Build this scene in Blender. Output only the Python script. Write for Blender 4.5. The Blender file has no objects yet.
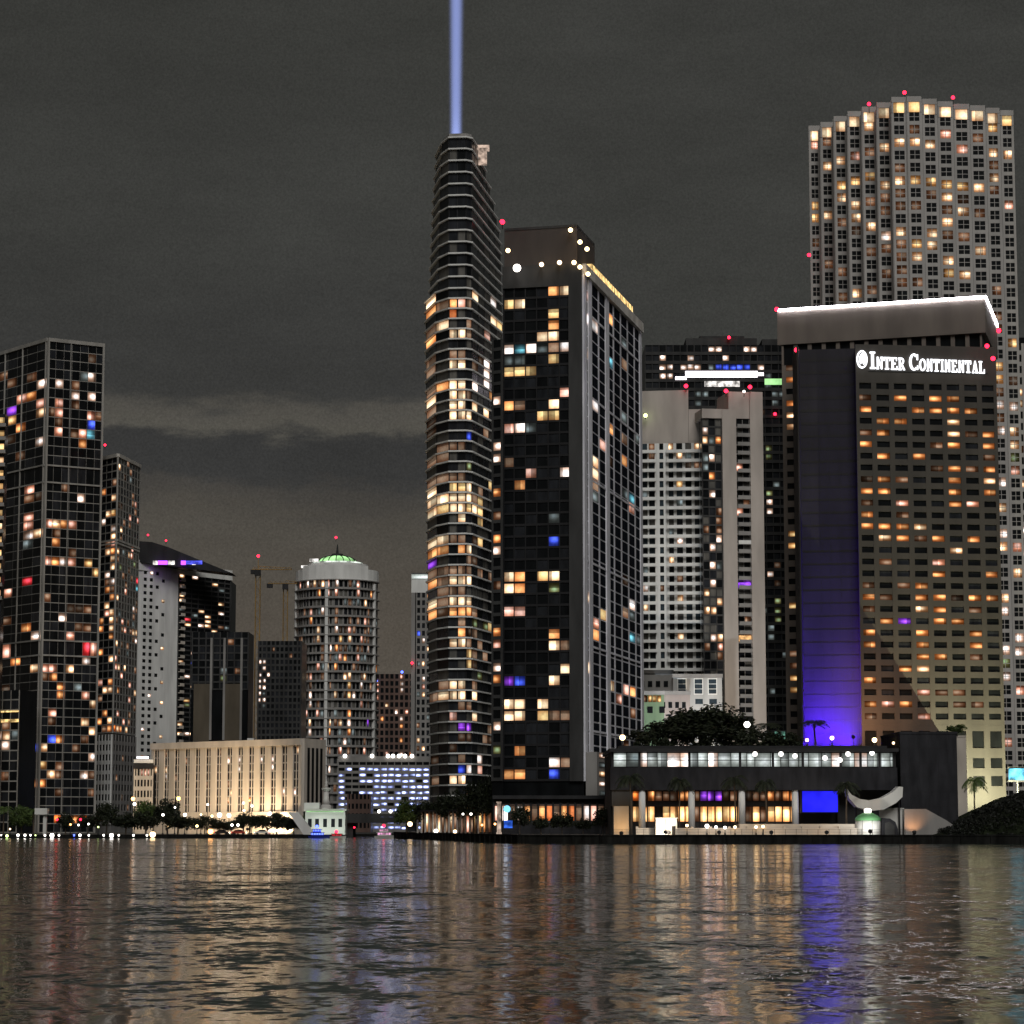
import bpy, math, random
from mathutils import Vector, Matrix
rnd = random.Random(7)
SC = bpy.context.scene
COL = SC.collection

# ------------------------------------------------------------------ camera
F = 2540.0            # focal length in pixels of a 1024 px wide frame
EYE = 4.0             # the picture is taken from a boat, 4 m above the water
TILT = math.atan(312 / F)
CT, ST = math.cos(TILT), math.sin(TILT)
cam = bpy.data.objects.new('camera', bpy.data.cameras.new('camera'))
COL.objects.link(cam)
cam.location = (0, 0, EYE)
cam.rotation_euler = (math.pi / 2 + TILT, 0, 0)
cam.data.sensor_width = 36
cam.data.lens = F / 1024 * 36
cam.data.clip_start = 1
cam.data.clip_end = 20000
SC.camera = cam

def P(px, py, Y):
    """the point of the place seen at a pixel, Y metres in front of the camera"""
    u = (px - 512) / F; v = (512 - py) / F
    t = Y / (CT - v * ST)
    return Vector((t * u, Y, EYE + t * (ST + v * CT)))
def zt(py, Y): return P(512, py, Y).z
def xy(px, py, Y):
    p = P(px, py, Y); return (p.x, p.y)
def corner(px, py, z):
    """plan position of a roof corner of known height"""
    v = (512 - py) / F
    Y = (z - EYE) * (CT - v * ST) / (ST + v * CT)
    return xy(px, py, Y)
def proj(x, y, z):
    d = y * CT + (z - EYE) * ST
    return 512 + F * x / d, 512 - F * ((z - EYE) * CT - y * ST) / d

# ------------------------------------------------------------------ materials
MATS = {}
def nt(name):
    m = bpy.data.materials.new(name); m.use_nodes = True
    n = m.node_tree; n.nodes.clear()
    out = n.nodes.new('ShaderNodeOutputMaterial')
    MATS[name] = m
    return m, n, out
def surf(name, col, rough=0.8, var=0.25, scale=0.25, metal=0.0, spec=0.4, streak=True):
    m, n, out = nt(name)
    p = n.nodes.new('ShaderNodeBsdfPrincipled')
    p.inputs['Roughness'].default_value = rough
    p.inputs['Metallic'].default_value = metal
    p.inputs['Specular IOR Level'].default_value = spec
    g = n.nodes.new('ShaderNodeNewGeometry')
    mp = n.nodes.new('ShaderNodeMapping')
    mp.inputs['Scale'].default_value = (scale, scale, scale * (0.25 if streak else 1))
    t = n.nodes.new('ShaderNodeTexNoise'); t.inputs['Scale'].default_value = 1; t.inputs['Detail'].default_value = 5
    n.links.new(g.outputs['Position'], mp.inputs['Vector']); n.links.new(mp.outputs[0], t.inputs['Vector'])
    r = n.nodes.new('ShaderNodeMapRange')
    r.inputs['From Min'].default_value = 0.3; r.inputs['From Max'].default_value = 0.7
    r.inputs['To Min'].default_value = 1 - var; r.inputs['To Max'].default_value = 1 + var
    n.links.new(t.outputs[0], r.inputs['Value'])
    mx = n.nodes.new('ShaderNodeVectorMath'); mx.operation = 'SCALE'
    mx.inputs[0].default_value = col
    n.links.new(r.outputs[0], mx.inputs['Scale'])
    n.links.new(mx.outputs[0], p.inputs['Base Color'])
    n.links.new(p.outputs[0], out.inputs['Surface'])
    return m
def lit(name, col, s, var=True, scale=0.55):
    """a lit room behind a window: brighter and dimmer patches as lamps and curtains make them"""
    m, n, out = nt(name)
    e = n.nodes.new('ShaderNodeEmission'); e.inputs['Color'].default_value = (*col, 1)
    e.inputs['Strength'].default_value = s
    if var:
        g = n.nodes.new('ShaderNodeNewGeometry')
        t = n.nodes.new('ShaderNodeTexNoise'); t.inputs['Scale'].default_value = scale; t.inputs['Detail'].default_value = 3
        n.links.new(g.outputs['Position'], t.inputs['Vector'])
        r = n.nodes.new('ShaderNodeMapRange')
        r.inputs['From Min'].default_value = 0.34; r.inputs['From Max'].default_value = 0.68
        r.inputs['To Min'].default_value = s * 0.22; r.inputs['To Max'].default_value = s * 2.0
        n.links.new(t.outputs[0], r.inputs['Value']); n.links.new(r.outputs[0], e.inputs['Strength'])
    n.links.new(e.outputs[0], out.inputs['Surface'])
    return m
def room(name, col, s, edge=.16, spread=.40):
    """a lit room seen through its window: brightest near its lamp, warmer and darker towards curtains and corners"""
    m, n, out = nt(name)
    def mth(op, x, y=None, z=None):
        q = n.nodes.new('ShaderNodeMath'); q.operation = op
        for i, v in enumerate((x, y, z)):
            if v is None: continue
            if isinstance(v, (int, float)): q.inputs[i].default_value = v
            else: n.links.new(v, q.inputs[i])
        return q.outputs[0]
    uv = n.nodes.new('ShaderNodeUVMap'); uv.uv_map = 'UVMap'; sp = n.nodes.new('ShaderNodeSeparateXYZ'); n.links.new(uv.outputs[0], sp.inputs[0])
    oi = n.nodes.new('ShaderNodeObjectInfo'); g = n.nodes.new('ShaderNodeNewGeometry')
    k = mth('ADD', mth('MULTIPLY', oi.outputs['Random'], 37.0), mth('MULTIPLY', g.outputs['Random Per Island'], 91.0))
    wn = n.nodes.new('ShaderNodeTexWhiteNoise'); wn.noise_dimensions = '1D'; n.links.new(k, wn.inputs['W'])
    rc = n.nodes.new('ShaderNodeSeparateColor'); n.links.new(wn.outputs['Color'], rc.inputs[0])
    cu = mth('MULTIPLY_ADD', rc.outputs[0], .5, .25); cv = mth('MULTIPLY_ADD', rc.outputs[1], .45, .3)
    du = mth('DIVIDE', mth('SUBTRACT', sp.outputs[0], cu), spread); dv = mth('DIVIDE', mth('SUBTRACT', sp.outputs[1], cv), spread * .8)
    d2 = mth('ADD', mth('MULTIPLY', du, du), mth('MULTIPLY', dv, dv))
    e2 = mth('EXPONENT', mth('MULTIPLY', d2, -1.0))
    br = mth('MULTIPLY_ADD', rc.outputs[2], 1.0, .55)
    t = n.nodes.new('ShaderNodeTexNoise'); t.inputs['Scale'].default_value = 1.3; t.inputs['Detail'].default_value = 2; n.links.new(g.outputs['Position'], t.inputs['Vector'])
    st = mth('MULTIPLY', mth('MULTIPLY', mth('MULTIPLY_ADD', e2, 1.75, edge), br), mth('MULTIPLY', mth('ADD', t.outputs[0], .5), s))
    # a curtain or blind drawn part of the way across some windows
    wc = n.nodes.new('ShaderNodeTexWhiteNoise'); wc.noise_dimensions = '1D'; n.links.new(mth('ADD', k, 5.3), wc.inputs['W'])
    cc = n.nodes.new('ShaderNodeSeparateColor'); n.links.new(wc.outputs['Color'], cc.inputs[0])
    side = mth('ABSOLUTE', mth('SUBTRACT', sp.outputs[0], mth('ROUND', cc.outputs[0])))
    cur = mth('MULTIPLY', mth('GREATER_THAN', mth('MULTIPLY', cc.outputs[1], .75), side), mth('GREATER_THAN', cc.outputs[2], .45))
    bl = mth('MULTIPLY', mth('GREATER_THAN', sp.outputs[1], mth('MULTIPLY_ADD', cc.outputs[0], .5, .45)), mth('GREATER_THAN', .3, cc.outputs[2]))
    st = mth('MULTIPLY', st, mth('SUBTRACT', 1.0, mth('MULTIPLY', mth('MAXIMUM', cur, bl), .62)))
    cr = n.nodes.new('ShaderNodeValToRGB'); cr.color_ramp.elements[0].position = .1; cr.color_ramp.elements[1].position = .95
    cr.color_ramp.elements[0].color = (col[0], col[1] * .66, col[2] * .5, 1) if col[0] >= col[2] else (*col, 1)
    cr.color_ramp.elements[1].color = (min(1, col[0] * 1.02), min(1, col[1] * 1.12), min(1, col[2] * 1.25), 1)
    n.links.new(e2, cr.inputs[0])
    e = n.nodes.new('ShaderNodeEmission'); n.links.new(cr.outputs[0], e.inputs['Color']); n.links.new(st, e.inputs['Strength'])
    n.links.new(e.outputs[0], out.inputs['Surface'])
    return m
# lit rooms, one letter each for the lists below
LIT = dict(
    w=room('room_white', (1.0, 0.90, 0.80), 1.15), c=room('room_cream', (1.0, 0.72, 0.42), 1.1),
    y=room('room_yellow', (1.0, 0.66, 0.27), 0.72), a=room('room_amber', (1.0, 0.44, 0.15), 0.85),
    o=room('room_orange', (1.0, 0.27, 0.05), 0.75), d=room('room_dim', (1.0, 0.60, 0.36), 0.16, .3),
    k=room('room_pink', (1.0, 0.56, 0.42), 0.95), b=room('room_blue', (0.07, 0.12, 1.0), 1.0),
    p=room('room_purple', (0.40, 0.08, 1.0), 0.9), t=room('room_teal', (0.25, 0.75, 0.95), 0.7),
    g=room('room_green', (0.62, 0.85, 0.40), 0.28), r=room('room_red', (1.0, 0.07, 0.10), 1.0),
    C=room('bay_cream', (1.0, 0.72, 0.42), .75, .55, .75), Y=room('bay_yellow', (1.0, 0.66, 0.27), 0.5, .6, .8), A=room('bay_amber', (1.0, 0.44, 0.15), .55, .55, .7),
    K=room('bay_pink', (1.0, 0.56, 0.42), .6, .55, .7), W=room('bay_white', (1.0, 0.90, 0.80), .8, .5, .7), O=room('bay_orange', (1.0, 0.27, 0.08), .34, .6, .8), D=room('bay_dim', (1.0, 0.60, 0.36), 0.12, .6, .8),
    e=room('room_grey', (0.75, 0.85, 0.80), 0.13, .3), f=room('room_faint', (1.0, 0.72, 0.5), 0.045, .5))
surf('glass_black', (0.008, 0.009, 0.010), 0.3, 0.4, 0.4, spec=0.1)
surf('glass_matte', (0.010, 0.012, 0.018), 0.85, 0.4, 0.4, spec=0.02)
surf('glass_dark', (0.02, 0.022, 0.026), 0.25, 0.5, 0.5, spec=0.25)
surf('glass_curtained', (0.10, 0.095, 0.085), 0.5, 0.5, 0.5)
surf('glass_blue', (0.035, 0.05, 0.062), 0.2, 0.4, 0.5)
surf('frame_grey', (0.30, 0.29, 0.27), 0.6)
surf('frame_light', (0.52, 0.50, 0.46), 0.7)
surf('frame_blue', (0.74, 0.74, 0.80), 0.6)
surf('concrete_white', (0.74, 0.74, 0.72), 0.8, 0.15)
surf('concrete_beige', (0.52, 0.47, 0.41), 0.85, 0.18)
surf('concrete_condo', (.43, .385, .35), .85, .16)
surf('concrete_pinkish', (.33, .28, .26), .85, .2)
surf('concrete_dull', (.42, .42, .41), .85, .2)
surf('concrete_grey', (0.26, 0.25, 0.24), 0.85, 0.2)
surf('concrete_dark', (0.055, 0.055, 0.055), 0.9, 0.3, spec=.15)
surf('granite_brown', (0.145, 0.122, 0.105), 0.6, 0.2)
surf('granite_block', (0.050, 0.044, 0.038), 0.6, 0.2)
surf('granite_dark', (0.036, 0.034, 0.036), 0.8, 0.2, spec=.15)
surf('frame_dim', (0.30, 0.29, 0.27), 0.6)
surf('granite_gloom', (0.06, 0.05, 0.045), 0.7)
surf('granite_grey', (0.36, 0.345, 0.33), 0.6, 0.15)
surf('brick_brown', (0.14, 0.09, 0.075), 0.9, 0.3)
surf('metal_dark', (0.03, 0.03, 0.032), 0.6, 0.3, metal=0.2, spec=.2)
surf('metal_yellow', (0.32, 0.20, 0.07), 0.6, 0.3)
surf('stone_dark', (0.030, 0.030, 0.034), 0.9, 0.35, 0.6, spec=.1)
surf('panel_brown', (.11, .092, .068), .9, .2, spec=.2)
surf('seawall_stone', (0.014, 0.014, 0.013), 0.95, 0.5, 0.9, spec=.05)
surf('ground_soil', (0.05, 0.05, 0.045), 0.95, 0.4, 0.1, streak=False)
surf('paving', (0.22, 0.205, 0.19), 0.85, 0.25, 0.4, streak=False)
surf('grass_dark', (0.014, 0.018, 0.010), 0.95, 0.5, 0.6, spec=.05, streak=False)
surf('canopy_white', (0.62, 0.61, 0.58), 0.7, 0.12)
surf('paint_white', (0.75, 0.75, 0.72), 0.5, 0.1)
surf('wall_green', (0.13, 0.19, 0.11))
surf('paint_green', (0.16, 0.42, 0.18), 0.6, 0.2)
surf('paint_blue', (0.03, 0.05, 0.35), 0.4, 0.2)
surf('paint_red', (0.35, 0.04, 0.03), 0.4, 0.2)
surf('paint_black', (0.02, 0.02, 0.022), 0.35, 0.2)
surf('rubber', (0.02, 0.02, 0.02), 0.9, 0.2)
surf('bark', (0.09, 0.07, 0.05), 0.9, 0.4, 2)
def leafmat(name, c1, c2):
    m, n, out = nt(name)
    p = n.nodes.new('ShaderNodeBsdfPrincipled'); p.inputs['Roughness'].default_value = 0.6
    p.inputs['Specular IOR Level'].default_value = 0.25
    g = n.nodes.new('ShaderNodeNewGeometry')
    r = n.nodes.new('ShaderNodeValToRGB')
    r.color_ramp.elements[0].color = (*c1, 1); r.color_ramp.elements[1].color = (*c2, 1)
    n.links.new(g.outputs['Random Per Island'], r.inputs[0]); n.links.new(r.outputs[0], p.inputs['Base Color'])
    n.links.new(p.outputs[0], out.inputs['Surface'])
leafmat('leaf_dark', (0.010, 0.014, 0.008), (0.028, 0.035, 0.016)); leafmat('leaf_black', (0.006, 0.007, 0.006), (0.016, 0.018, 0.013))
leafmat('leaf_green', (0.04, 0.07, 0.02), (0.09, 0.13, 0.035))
lit('lamp_white', (1, 0.93, 0.84), 6.5, False); lit('lamp_warm', (1, 0.68, 0.36), 7, False)
lit('lamp_amber', (1, 0.45, 0.14), 7, False); lit('lamp_red', (1, 0.015, 0.045), 6, False)
lit('lamp_blue', (0.1, 0.16, 1), 4, False); lit('lamp_green', (0.75, 1, 0.35), 4, False)
lit('lamp_purple', (0.45, 0.08, 1), 2.5, False); lit('lamp_cyan', (0.25, 0.7, 1), 1.4, False)
lit('strip_white', (1, 0.90, 0.97), 4, False); lit('strip_warm', (1, 0.66, 0.26), 1.05)
lit('edge_white', (.97, .93, 1), 36, False); lit('sign_white', (0.93, 0.95, 1.0), 2.4, False); lit('wall_glow_blue', (0.022, 0.02, 1.0), .95, True, 0.1)  # the last one puts the blue light on the pavilion wall into emission
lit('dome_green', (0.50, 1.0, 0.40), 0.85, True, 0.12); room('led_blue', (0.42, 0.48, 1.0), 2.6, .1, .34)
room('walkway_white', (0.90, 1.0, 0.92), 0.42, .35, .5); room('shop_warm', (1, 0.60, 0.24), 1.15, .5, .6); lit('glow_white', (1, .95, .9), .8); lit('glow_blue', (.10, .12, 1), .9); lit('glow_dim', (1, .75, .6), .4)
lit('sign_teal', (0.35, 0.85, 0.65), 0.45); lit('sign_cyan', (0.2, 0.75, 1.0), 1.3)

lit('boat_pink', (1, .42, .75), .9); lit('room_blue_soft', (.05, .18, 1), .7)
# ------------------------------------------------------------------ mesh helper
class MB:
    def __init__(s): s.v = []; s.f = []; s.m = []; s.uv = []
    def add(s, vs, fs, mi=0, uv=None):
        b = len(s.v); s.v += [tuple(v) for v in vs]; s.uv += uv or [(.5, .5)] * len(vs)
        for f in fs: s.f.append(tuple(b + i for i in f)); s.m.append(mi)
    def hexa(s, q, mi=0):      # eight points: bottom ring, top ring
        s.add(q, [(3, 2, 1, 0), (4, 5, 6, 7), (0, 1, 5, 4), (1, 2, 6, 5), (2, 3, 7, 6), (3, 0, 4, 7)], mi, [(0, 0), (1, 0), (1, 0), (0, 0), (0, 1), (1, 1), (1, 1), (0, 1)])
    def box(s, x0, x1, y0, y1, z0, z1, mi=0):
        s.hexa([(x0, y0, z0), (x1, y0, z0), (x1, y1, z0), (x0, y1, z0), (x0, y0, z1), (x1, y0, z1), (x1, y1, z1), (x0, y1, z1)], mi)
    def fbox(s, fr, a0, a1, n0, n1, z0, z1, mi=0):   # in a facade frame: along, outwards, up
        def q(a, n, z):
            p = fr.at(a, n); return (p[0], p[1], z)
        s.hexa([q(a0, n1, z0), q(a1, n1, z0), q(a1, n0, z0), q(a0, n0, z0), q(a0, n1, z1), q(a1, n1, z1), q(a1, n0, z1), q(a0, n0, z1)], mi)
    def prism(s, poly, z0, z1, mi=0, top=None):
        n = len(poly); top = top or poly
        vs = [(x, y, z0) for x, y in poly] + [(x, y, z1) for x, y in top]
        fs = [(i, (i + 1) % n, n + (i + 1) % n, n + i) for i in range(n)] + [tuple(range(n - 1, -1, -1)), tuple(range(n, 2 * n))]
        s.add(vs, fs, mi)
    def slab3(s, pts, off, mi=0):    # a flat outline given in 3D, thickened by the vector off
        n = len(pts); o = Vector(off)
        vs = [Vector(p) for p in pts]; vs += [p + o for p in vs]
        fs = [(i, (i + 1) % n, n + (i + 1) % n, n + i) for i in range(n)] + [tuple(range(n - 1, -1, -1)), tuple(range(n, 2 * n))]
        s.add(vs, fs, mi)
    def tube(s, a, b, r0, r1, n=8, mi=0):
        a = Vector(a); b = Vector(b); d = (b - a).normalized()
        e = d.cross(Vector((0.3, 0.1, 1)) if abs(d.z) < 0.9 else Vector((1, 0, 0))).normalized(); g = d.cross(e)
        vs = []
        for c, r in ((a, r0), (b, r1)):
            vs += [c + (e * math.cos(2 * math.pi * i / n) + g * math.sin(2 * math.pi * i / n)) * r for i in range(n)]
        fs = [(i, (i + 1) % n, n + (i + 1) % n, n + i) for i in range(n)] + [tuple(range(n - 1, -1, -1)), tuple(range(n, 2 * n))]
        s.add(vs, fs, mi)
    def lathe(s, c, prof, n=16, mi=0):     # profile of (radius, z) round a vertical axis
        vs = []; k = len(prof)
        for r, z in prof:
            vs += [(c[0] + r * math.cos(2 * math.pi * i / n), c[1] + r * math.sin(2 * math.pi * i / n), z) for i in range(n)]
        fs = [(j * n + i, j * n + (i + 1) % n, (j + 1) * n + (i + 1) % n, (j + 1) * n + i) for j in range(k - 1) for i in range(n)]
        fs += [tuple(range(n - 1, -1, -1)), tuple(range((k - 1) * n, k * n))]
        s.add(vs, fs, mi)
    def ball(s, c, r, mi=0, n=10, k=6):
        s.lathe(c, [(max(1e-3, r * math.sin(math.pi * j / k)), c[2] - r * math.cos(math.pi * j / k)) for j in range(k + 1)], n, mi)
    def map(s, me):
        ul = me.uv_layers.new(name='UVMap'); vi = [0] * len(me.loops); me.loops.foreach_get('vertex_index', vi)
        ul.data.foreach_set('uv', [q for i in vi for q in s.uv[i]])
    def build(s, name, mats, parent=None, smooth=False, **props):
        o0 = parent.location if parent is not None else Vector((0, 0, 0))
        me = bpy.data.meshes.new(name)
        me.from_pydata([(x - o0.x, y - o0.y, z - o0.z) for x, y, z in s.v], [], s.f)
        for m in ([mats] if isinstance(mats, str) else mats): me.materials.append(MATS[m])
        if any(s.m): me.polygons.foreach_set('material_index', s.m)
        if smooth: me.polygons.foreach_set('use_smooth', [True] * len(s.f))
        s.map(me); me.update()
        o = bpy.data.objects.new(name, me); COL.objects.link(o)
        if parent is not None: o.parent = parent
        for k, v in props.items(): o[k] = v
        return o
class Fr:      # a facade: p0 left, p1 right as seen from outside
    def __init__(s, p0, p1):
        s.p = p0; dx, dy = p1[0] - p0[0], p1[1] - p0[1]; s.L = math.hypot(dx, dy)
        s.u = (dx / s.L, dy / s.L); s.n = (s.u[1], -s.u[0]); s.ang = math.atan2(dy, dx)
    def at(s, a, n): return (s.p[0] + s.u[0] * a + s.n[0] * n, s.p[1] + s.u[1] * a + s.n[1] * n)
def thing(name, loc, label, cat, group=None):
    o = bpy.data.objects.new(name, None); COL.objects.link(o); o.location = loc
    o.empty_display_size = 0.5
    o['label'] = label; o['category'] = cat
    if group: o['group'] = group
    return o
def tag(o, label, cat, group=None):
    o['label'] = label; o['category'] = cat
    if group: o['group'] = group
    return o

_pane = MB(); _pane.box(0, 1, -0.05, 0.05, 0, 1)
PANE = bpy.data.meshes.new('window_pane'); PANE.from_pydata(_pane.v, [], _pane.f); _pane.map(PANE); PANE.materials.append(MATS['glass_dark'])

class Tower:
    def __init__(s, name, label, base, cat='tower'):
        s.e = thing(name, (base[0], base[1], 0), label, cat); s.b = {}; s.cells = []; s.lits = []; s.wide = False; s.seed = random.Random(name + label)
    def mb(s, part, mat):
        return s.b.setdefault((part, mat), MB())
    def face(s, p0, p1, z0, z1, cols, rows, pw=0.5, sh=0.8, dep=0.4, mat='frame_grey', p=0.1, pal='cdda', dark=('glass_dark',),
             part='wall', skip=None, cross=0, heads=0.0, edge=None, sdep=None):
        fr = Fr(p0, p1); w = s.mb(part, mat); cw = fr.L / cols; fh = (z1 - z0) / rows
        ed = pw if edge is None else edge
        for i in range(cols + 1):
            a0 = max(0, i * cw - (ed if i in (0, cols) else pw / 2)); a1 = min(fr.L, i * cw + (ed if i in (0, cols) else pw / 2))
            if a1 - a0 > 0.02: w.fbox(fr, a0, a1, 0, dep, z0, z1)
        for i in range(cols):
            a0 = i * cw + (ed if i == 0 else pw / 2); a1 = (i + 1) * cw - (ed if i == cols - 1 else pw / 2)
            for r in range(rows):
                za = z0 + r * fh; zb = za + sh; zc = za + fh - heads
                if skip and skip(i, r):
                    w.fbox(fr, a0, a1, 0, (sdep or dep) - 0.05, za, za + fh); continue
                if sh > 0: w.fbox(fr, a0, a1, 0, (sdep or dep) - 0.05, za, zb)
                if heads: w.fbox(fr, a0, a1, 0, dep - 0.05, zc, za + fh)
                if cross:
                    m = (a0 + a1) / 2; w.fbox(fr, m - cross / 2, m + cross / 2, 0.12, 0.2, zb, zc)
                    m = (zb + zc) / 2; w.fbox(fr, a0, a1, 0.13, 0.19, m - cross / 2, m + cross / 2)
                s.cells.append([fr, a0, a1, zb, zc, None, p, pal, dark])
    def pane(s, fr, a0, a1, z0, z1, mat=None, p=0.0, pal='d', dark=('glass_dark',)):
        s.cells.append([fr, a0, a1, z0, z1, mat, p, pal, dark])
    def light(s, ox, oy, k, txt, tol=9):
        for it in txt.split():
            x, y, c = it.split(','); s.lits.append((ox + float(x) / k, oy + float(y) / k, c, tol))
    def red(s, px, py, Y, r=0.55, mat='lamp_red', post=1.2):
        r *= .78; p = P(px, py, Y); m = MB(); m.ball(p, r); m.tube((p.x, p.y, p.z - post - r), (p.x, p.y, p.z - r * 0.9), 0.12, 0.12, 6, 1)
        m.build('warning_lamp' if mat == 'lamp_red' else 'roof_lamp', [mat, 'metal_dark'], s.e)
    def finish(s, cap=100):
        for (part, mat), m in s.b.items(): m.build(part, mat, s.e)
        R = s.seed; ctr = []
        for c in s.cells:
            x, y = c[0].at((c[1] + c[2]) / 2, 0.1); q = proj(x, y, (c[3] + c[4]) / 2); ctr.append(q)
        for px, py, code, tol in s.lits:
            if s.wide and code in 'cyakwod': code = code.upper()
            best = min(range(len(ctr)), key=lambda i: (ctr[i][0] - px) ** 2 + (ctr[i][1] - py) ** 2)
            if math.hypot(ctr[best][0] - px, ctr[best][1] - py) < tol: s.cells[best][5] = code
        rows = []
        for c, q in zip(s.cells, ctr):
            lit_ = c[5]
            if lit_ is None:
                if R.random() < c[6]: lit_ = R.choice(c[7])
            ok = -6 < q[0] < 1030 and 0 < q[1] < 840
            area = (c[2] - c[1]) * (c[4] - c[3])
            rows.append((0 if (lit_ and ok) else 1 if ok else 2, -area, len(rows), c, lit_ or R.choice(c[8])))
        rows.sort(key=lambda r: r[:3])
        rest = MB(); mats = []
        for i, (_, _, _, c, code) in enumerate(rows):
            mat = LIT[code] if code in LIT else MATS[code]
            fr, a0, a1, z0, z1 = c[:5]
            if i < cap:
                o = bpy.data.objects.new('window', PANE); COL.objects.link(o); o.parent = s.e
                x, y = fr.at(a0, 0.08); o.location = (x - s.e.location.x, y - s.e.location.y, z0)
                o.rotation_euler = (0, 0, fr.ang); o.scale = (a1 - a0, 1, z1 - z0)
                o.material_slots[0].link = 'OBJECT'; o.material_slots[0].material = mat
            else:
                if mat.name not in mats: mats.append(mat.name)
                rest.fbox(fr, a0, a1, 0.03, 0.13, z0, z1, mats.index(mat.name))
        if rest.v: rest.build('window', mats, s.e, kind='stuff')
        return s.e
G0 = 0.9      # level of the far shore
def shift(p, dx, dy): return (p[0] + dx, p[1] + dy)
def outline(mb, p0, p1, z0, z1, rows, th=0.35, dep=0.3, every=1):
    fr = Fr(p0, p1)
    for r in range(rows + 1):
        z = z0 + (z1 - z0) * r / rows
        mb.fbox(fr, 0, fr.L, 0.05, dep, z - th / 2, z + th / 2)

# ============ the twin of dark glass towers at the left edge
def glass_tower_left():
    Y = 900; z = zt(340, Y); C = xy(48, 340, Y); R = corner(104.5, 346, z); L = corner(-38, 366, z)
    K = (L[0] + R[0] - C[0], L[1] + R[1] - C[1])
    t = Tower('glass_tower', 'tallest dark glass tower at the left edge with pale corner lines and flat roof', C)
    t.mb('body', 'glass_black').prism([L, C, R, K], G0, z)
    zs = [G0, zt(655, Y), zt(640, Y), zt(482, Y), zt(465, Y), z]
    rows = [20, 1, 17, 1, 13]
    for (a, b, cols) in ((C, R, 7), (L, C, 9)):
        for i in range(5):
            t.face(a, b, zs[i], zs[i + 1], cols, rows[i], 0.09, 0.30, 0.14, 'frame_dim', 0.075 if rows[i] > 1 else 0, 'dddkaffewfd',
                   ('glass_black', 'glass_black', 'glass_black', 'glass_dark'), part='mullions', edge=0.3)
        for zz in zs[1:5]: 
            fr = Fr(a, b); t.mb('trim', 'frame_grey').fbox(fr, 0, fr.L, 0.2, 0.6, zz - 0.28, zz + 0.28)
    tr = t.mb('trim', 'frame_grey')
    for (a, b) in ((C, R), (L, C)):
        fr = Fr(a, b); tr.fbox(fr, 0, fr.L, 0.0, 0.6, z - 0.5, z + 0.8)
    fr = Fr(C, R)
    for q, h in ((0.3, .3), (fr.L * 0.40, .1), (fr.L - 0.45, .35)): tr.fbox(fr, q - h, q + h, 0.1, 0.62, G0, z - 0.5)
    fr = Fr(L, C)
    for q in (fr.L * 0.53, fr.L * 0.73, fr.L - 0.7): tr.fbox(fr, q - 0.15, q + 0.15, 0.1, 0.62, G0, z - 0.5)
    t.light(0, 320, 3.94, '230,235,w 300,240,d 375,222,w 180,238,w 35,250,d 365,285,w 180,330,k 232,328,k 175,362,c 230,360,k 300,340,d 95,325,k 40,342,p 370,380,k 368,408,b 365,467,t 333,460,k 335,497,a 300,430,d 85,425,a 35,405,y 170,465,w 220,453,k 240,410,d 330,692,w 95,765,k 80,540,d 130,822,k 175,812,k 225,810,c 260,822,a 292,818,k 170,845,c 222,845,d 222,875,a 95,862,w 285,945,k 245,935,w 220,965,a 175,930,k 360,948,y 362,1008,y 285,905,d')
    t.light(0, 560, 3.413, '78,65,r 28,122,k 190,15,a 315,55,y 217,200,w 295,178,d 265,230,d 300,230,d 250,278,k 300,285,r 322,285,k 25,295,k 280,355,w 110,380,c 145,378,k 185,378,k 250,380,c 60,360,a 215,430,a 210,462,a 280,465,k 310,490,c 305,580,c 300,540,c 182,605,b 215,615,a 305,663,w 105,637,b 145,635,c 135,690,y 190,690,w 215,690,d 105,748,a 130,748,a 178,742,c 300,748,d 190,805,d 300,800,d 250,885,a 190,885,o 275,885,o')
    t.red(105, 445, 898)
    t.finish()
    # the lit low wing in front of its foot
    Y = 880; z = zt(690, Y); A = xy(-30, 690, Y + 12); B = xy(20, 690, Y)
    w = Tower('glass_wing', 'low glass wing with yellow lit roof edge at the foot of the tallest left tower', B, 'building')
    w.mb('body', 'glass_black').prism([A, B, shift(B, 4, 10), shift(A, 0, 8)], G0, z)
    w.face(A, B, G0, z, 6, 14, 0.25, 0.45, 0.3, 'frame_grey', 0.06, 'ddew', ('glass_black', 'glass_dark'))
    m = w.mb('light_strip', 'strip_warm'); fr = Fr(A, B); m.fbox(fr, fr.L * .45, fr.L, 0.31, 0.5, zt(722, Y), zt(719, Y)); m.fbox(fr, fr.L * .6, fr.L, 0.31, 0.5, zt(712, Y), zt(710.5, Y))
    w.light(0, 560, 3.413, '10,590,w 45,590,w 15,632,w 10,750,d 60,590,e 15,605,c')
    w.finish()
    # yellow balcony tower cut by the frame
    Y = 980; z = zt(414, Y); A = xy(-40, 414, Y); B = xy(6, 414, Y)
    w = Tower('balcony_tower', 'tower with glowing yellow balcony edges half cut by the left edge of the photo', A)
    # it stands behind; only its lit balcony edges show
    w.mb('body', 'glass_dark').prism([A, B, shift(B, 0, 14), shift(A, 0, 14)], G0, z)
    w.face(A, B, G0, z, 8, 44, 0.4, 0.9, 0.4, 'concrete_grey', 0.15, 'dyc', ('glass_dark',))
    w.finish()
    return z
glass_tower_left()

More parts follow.
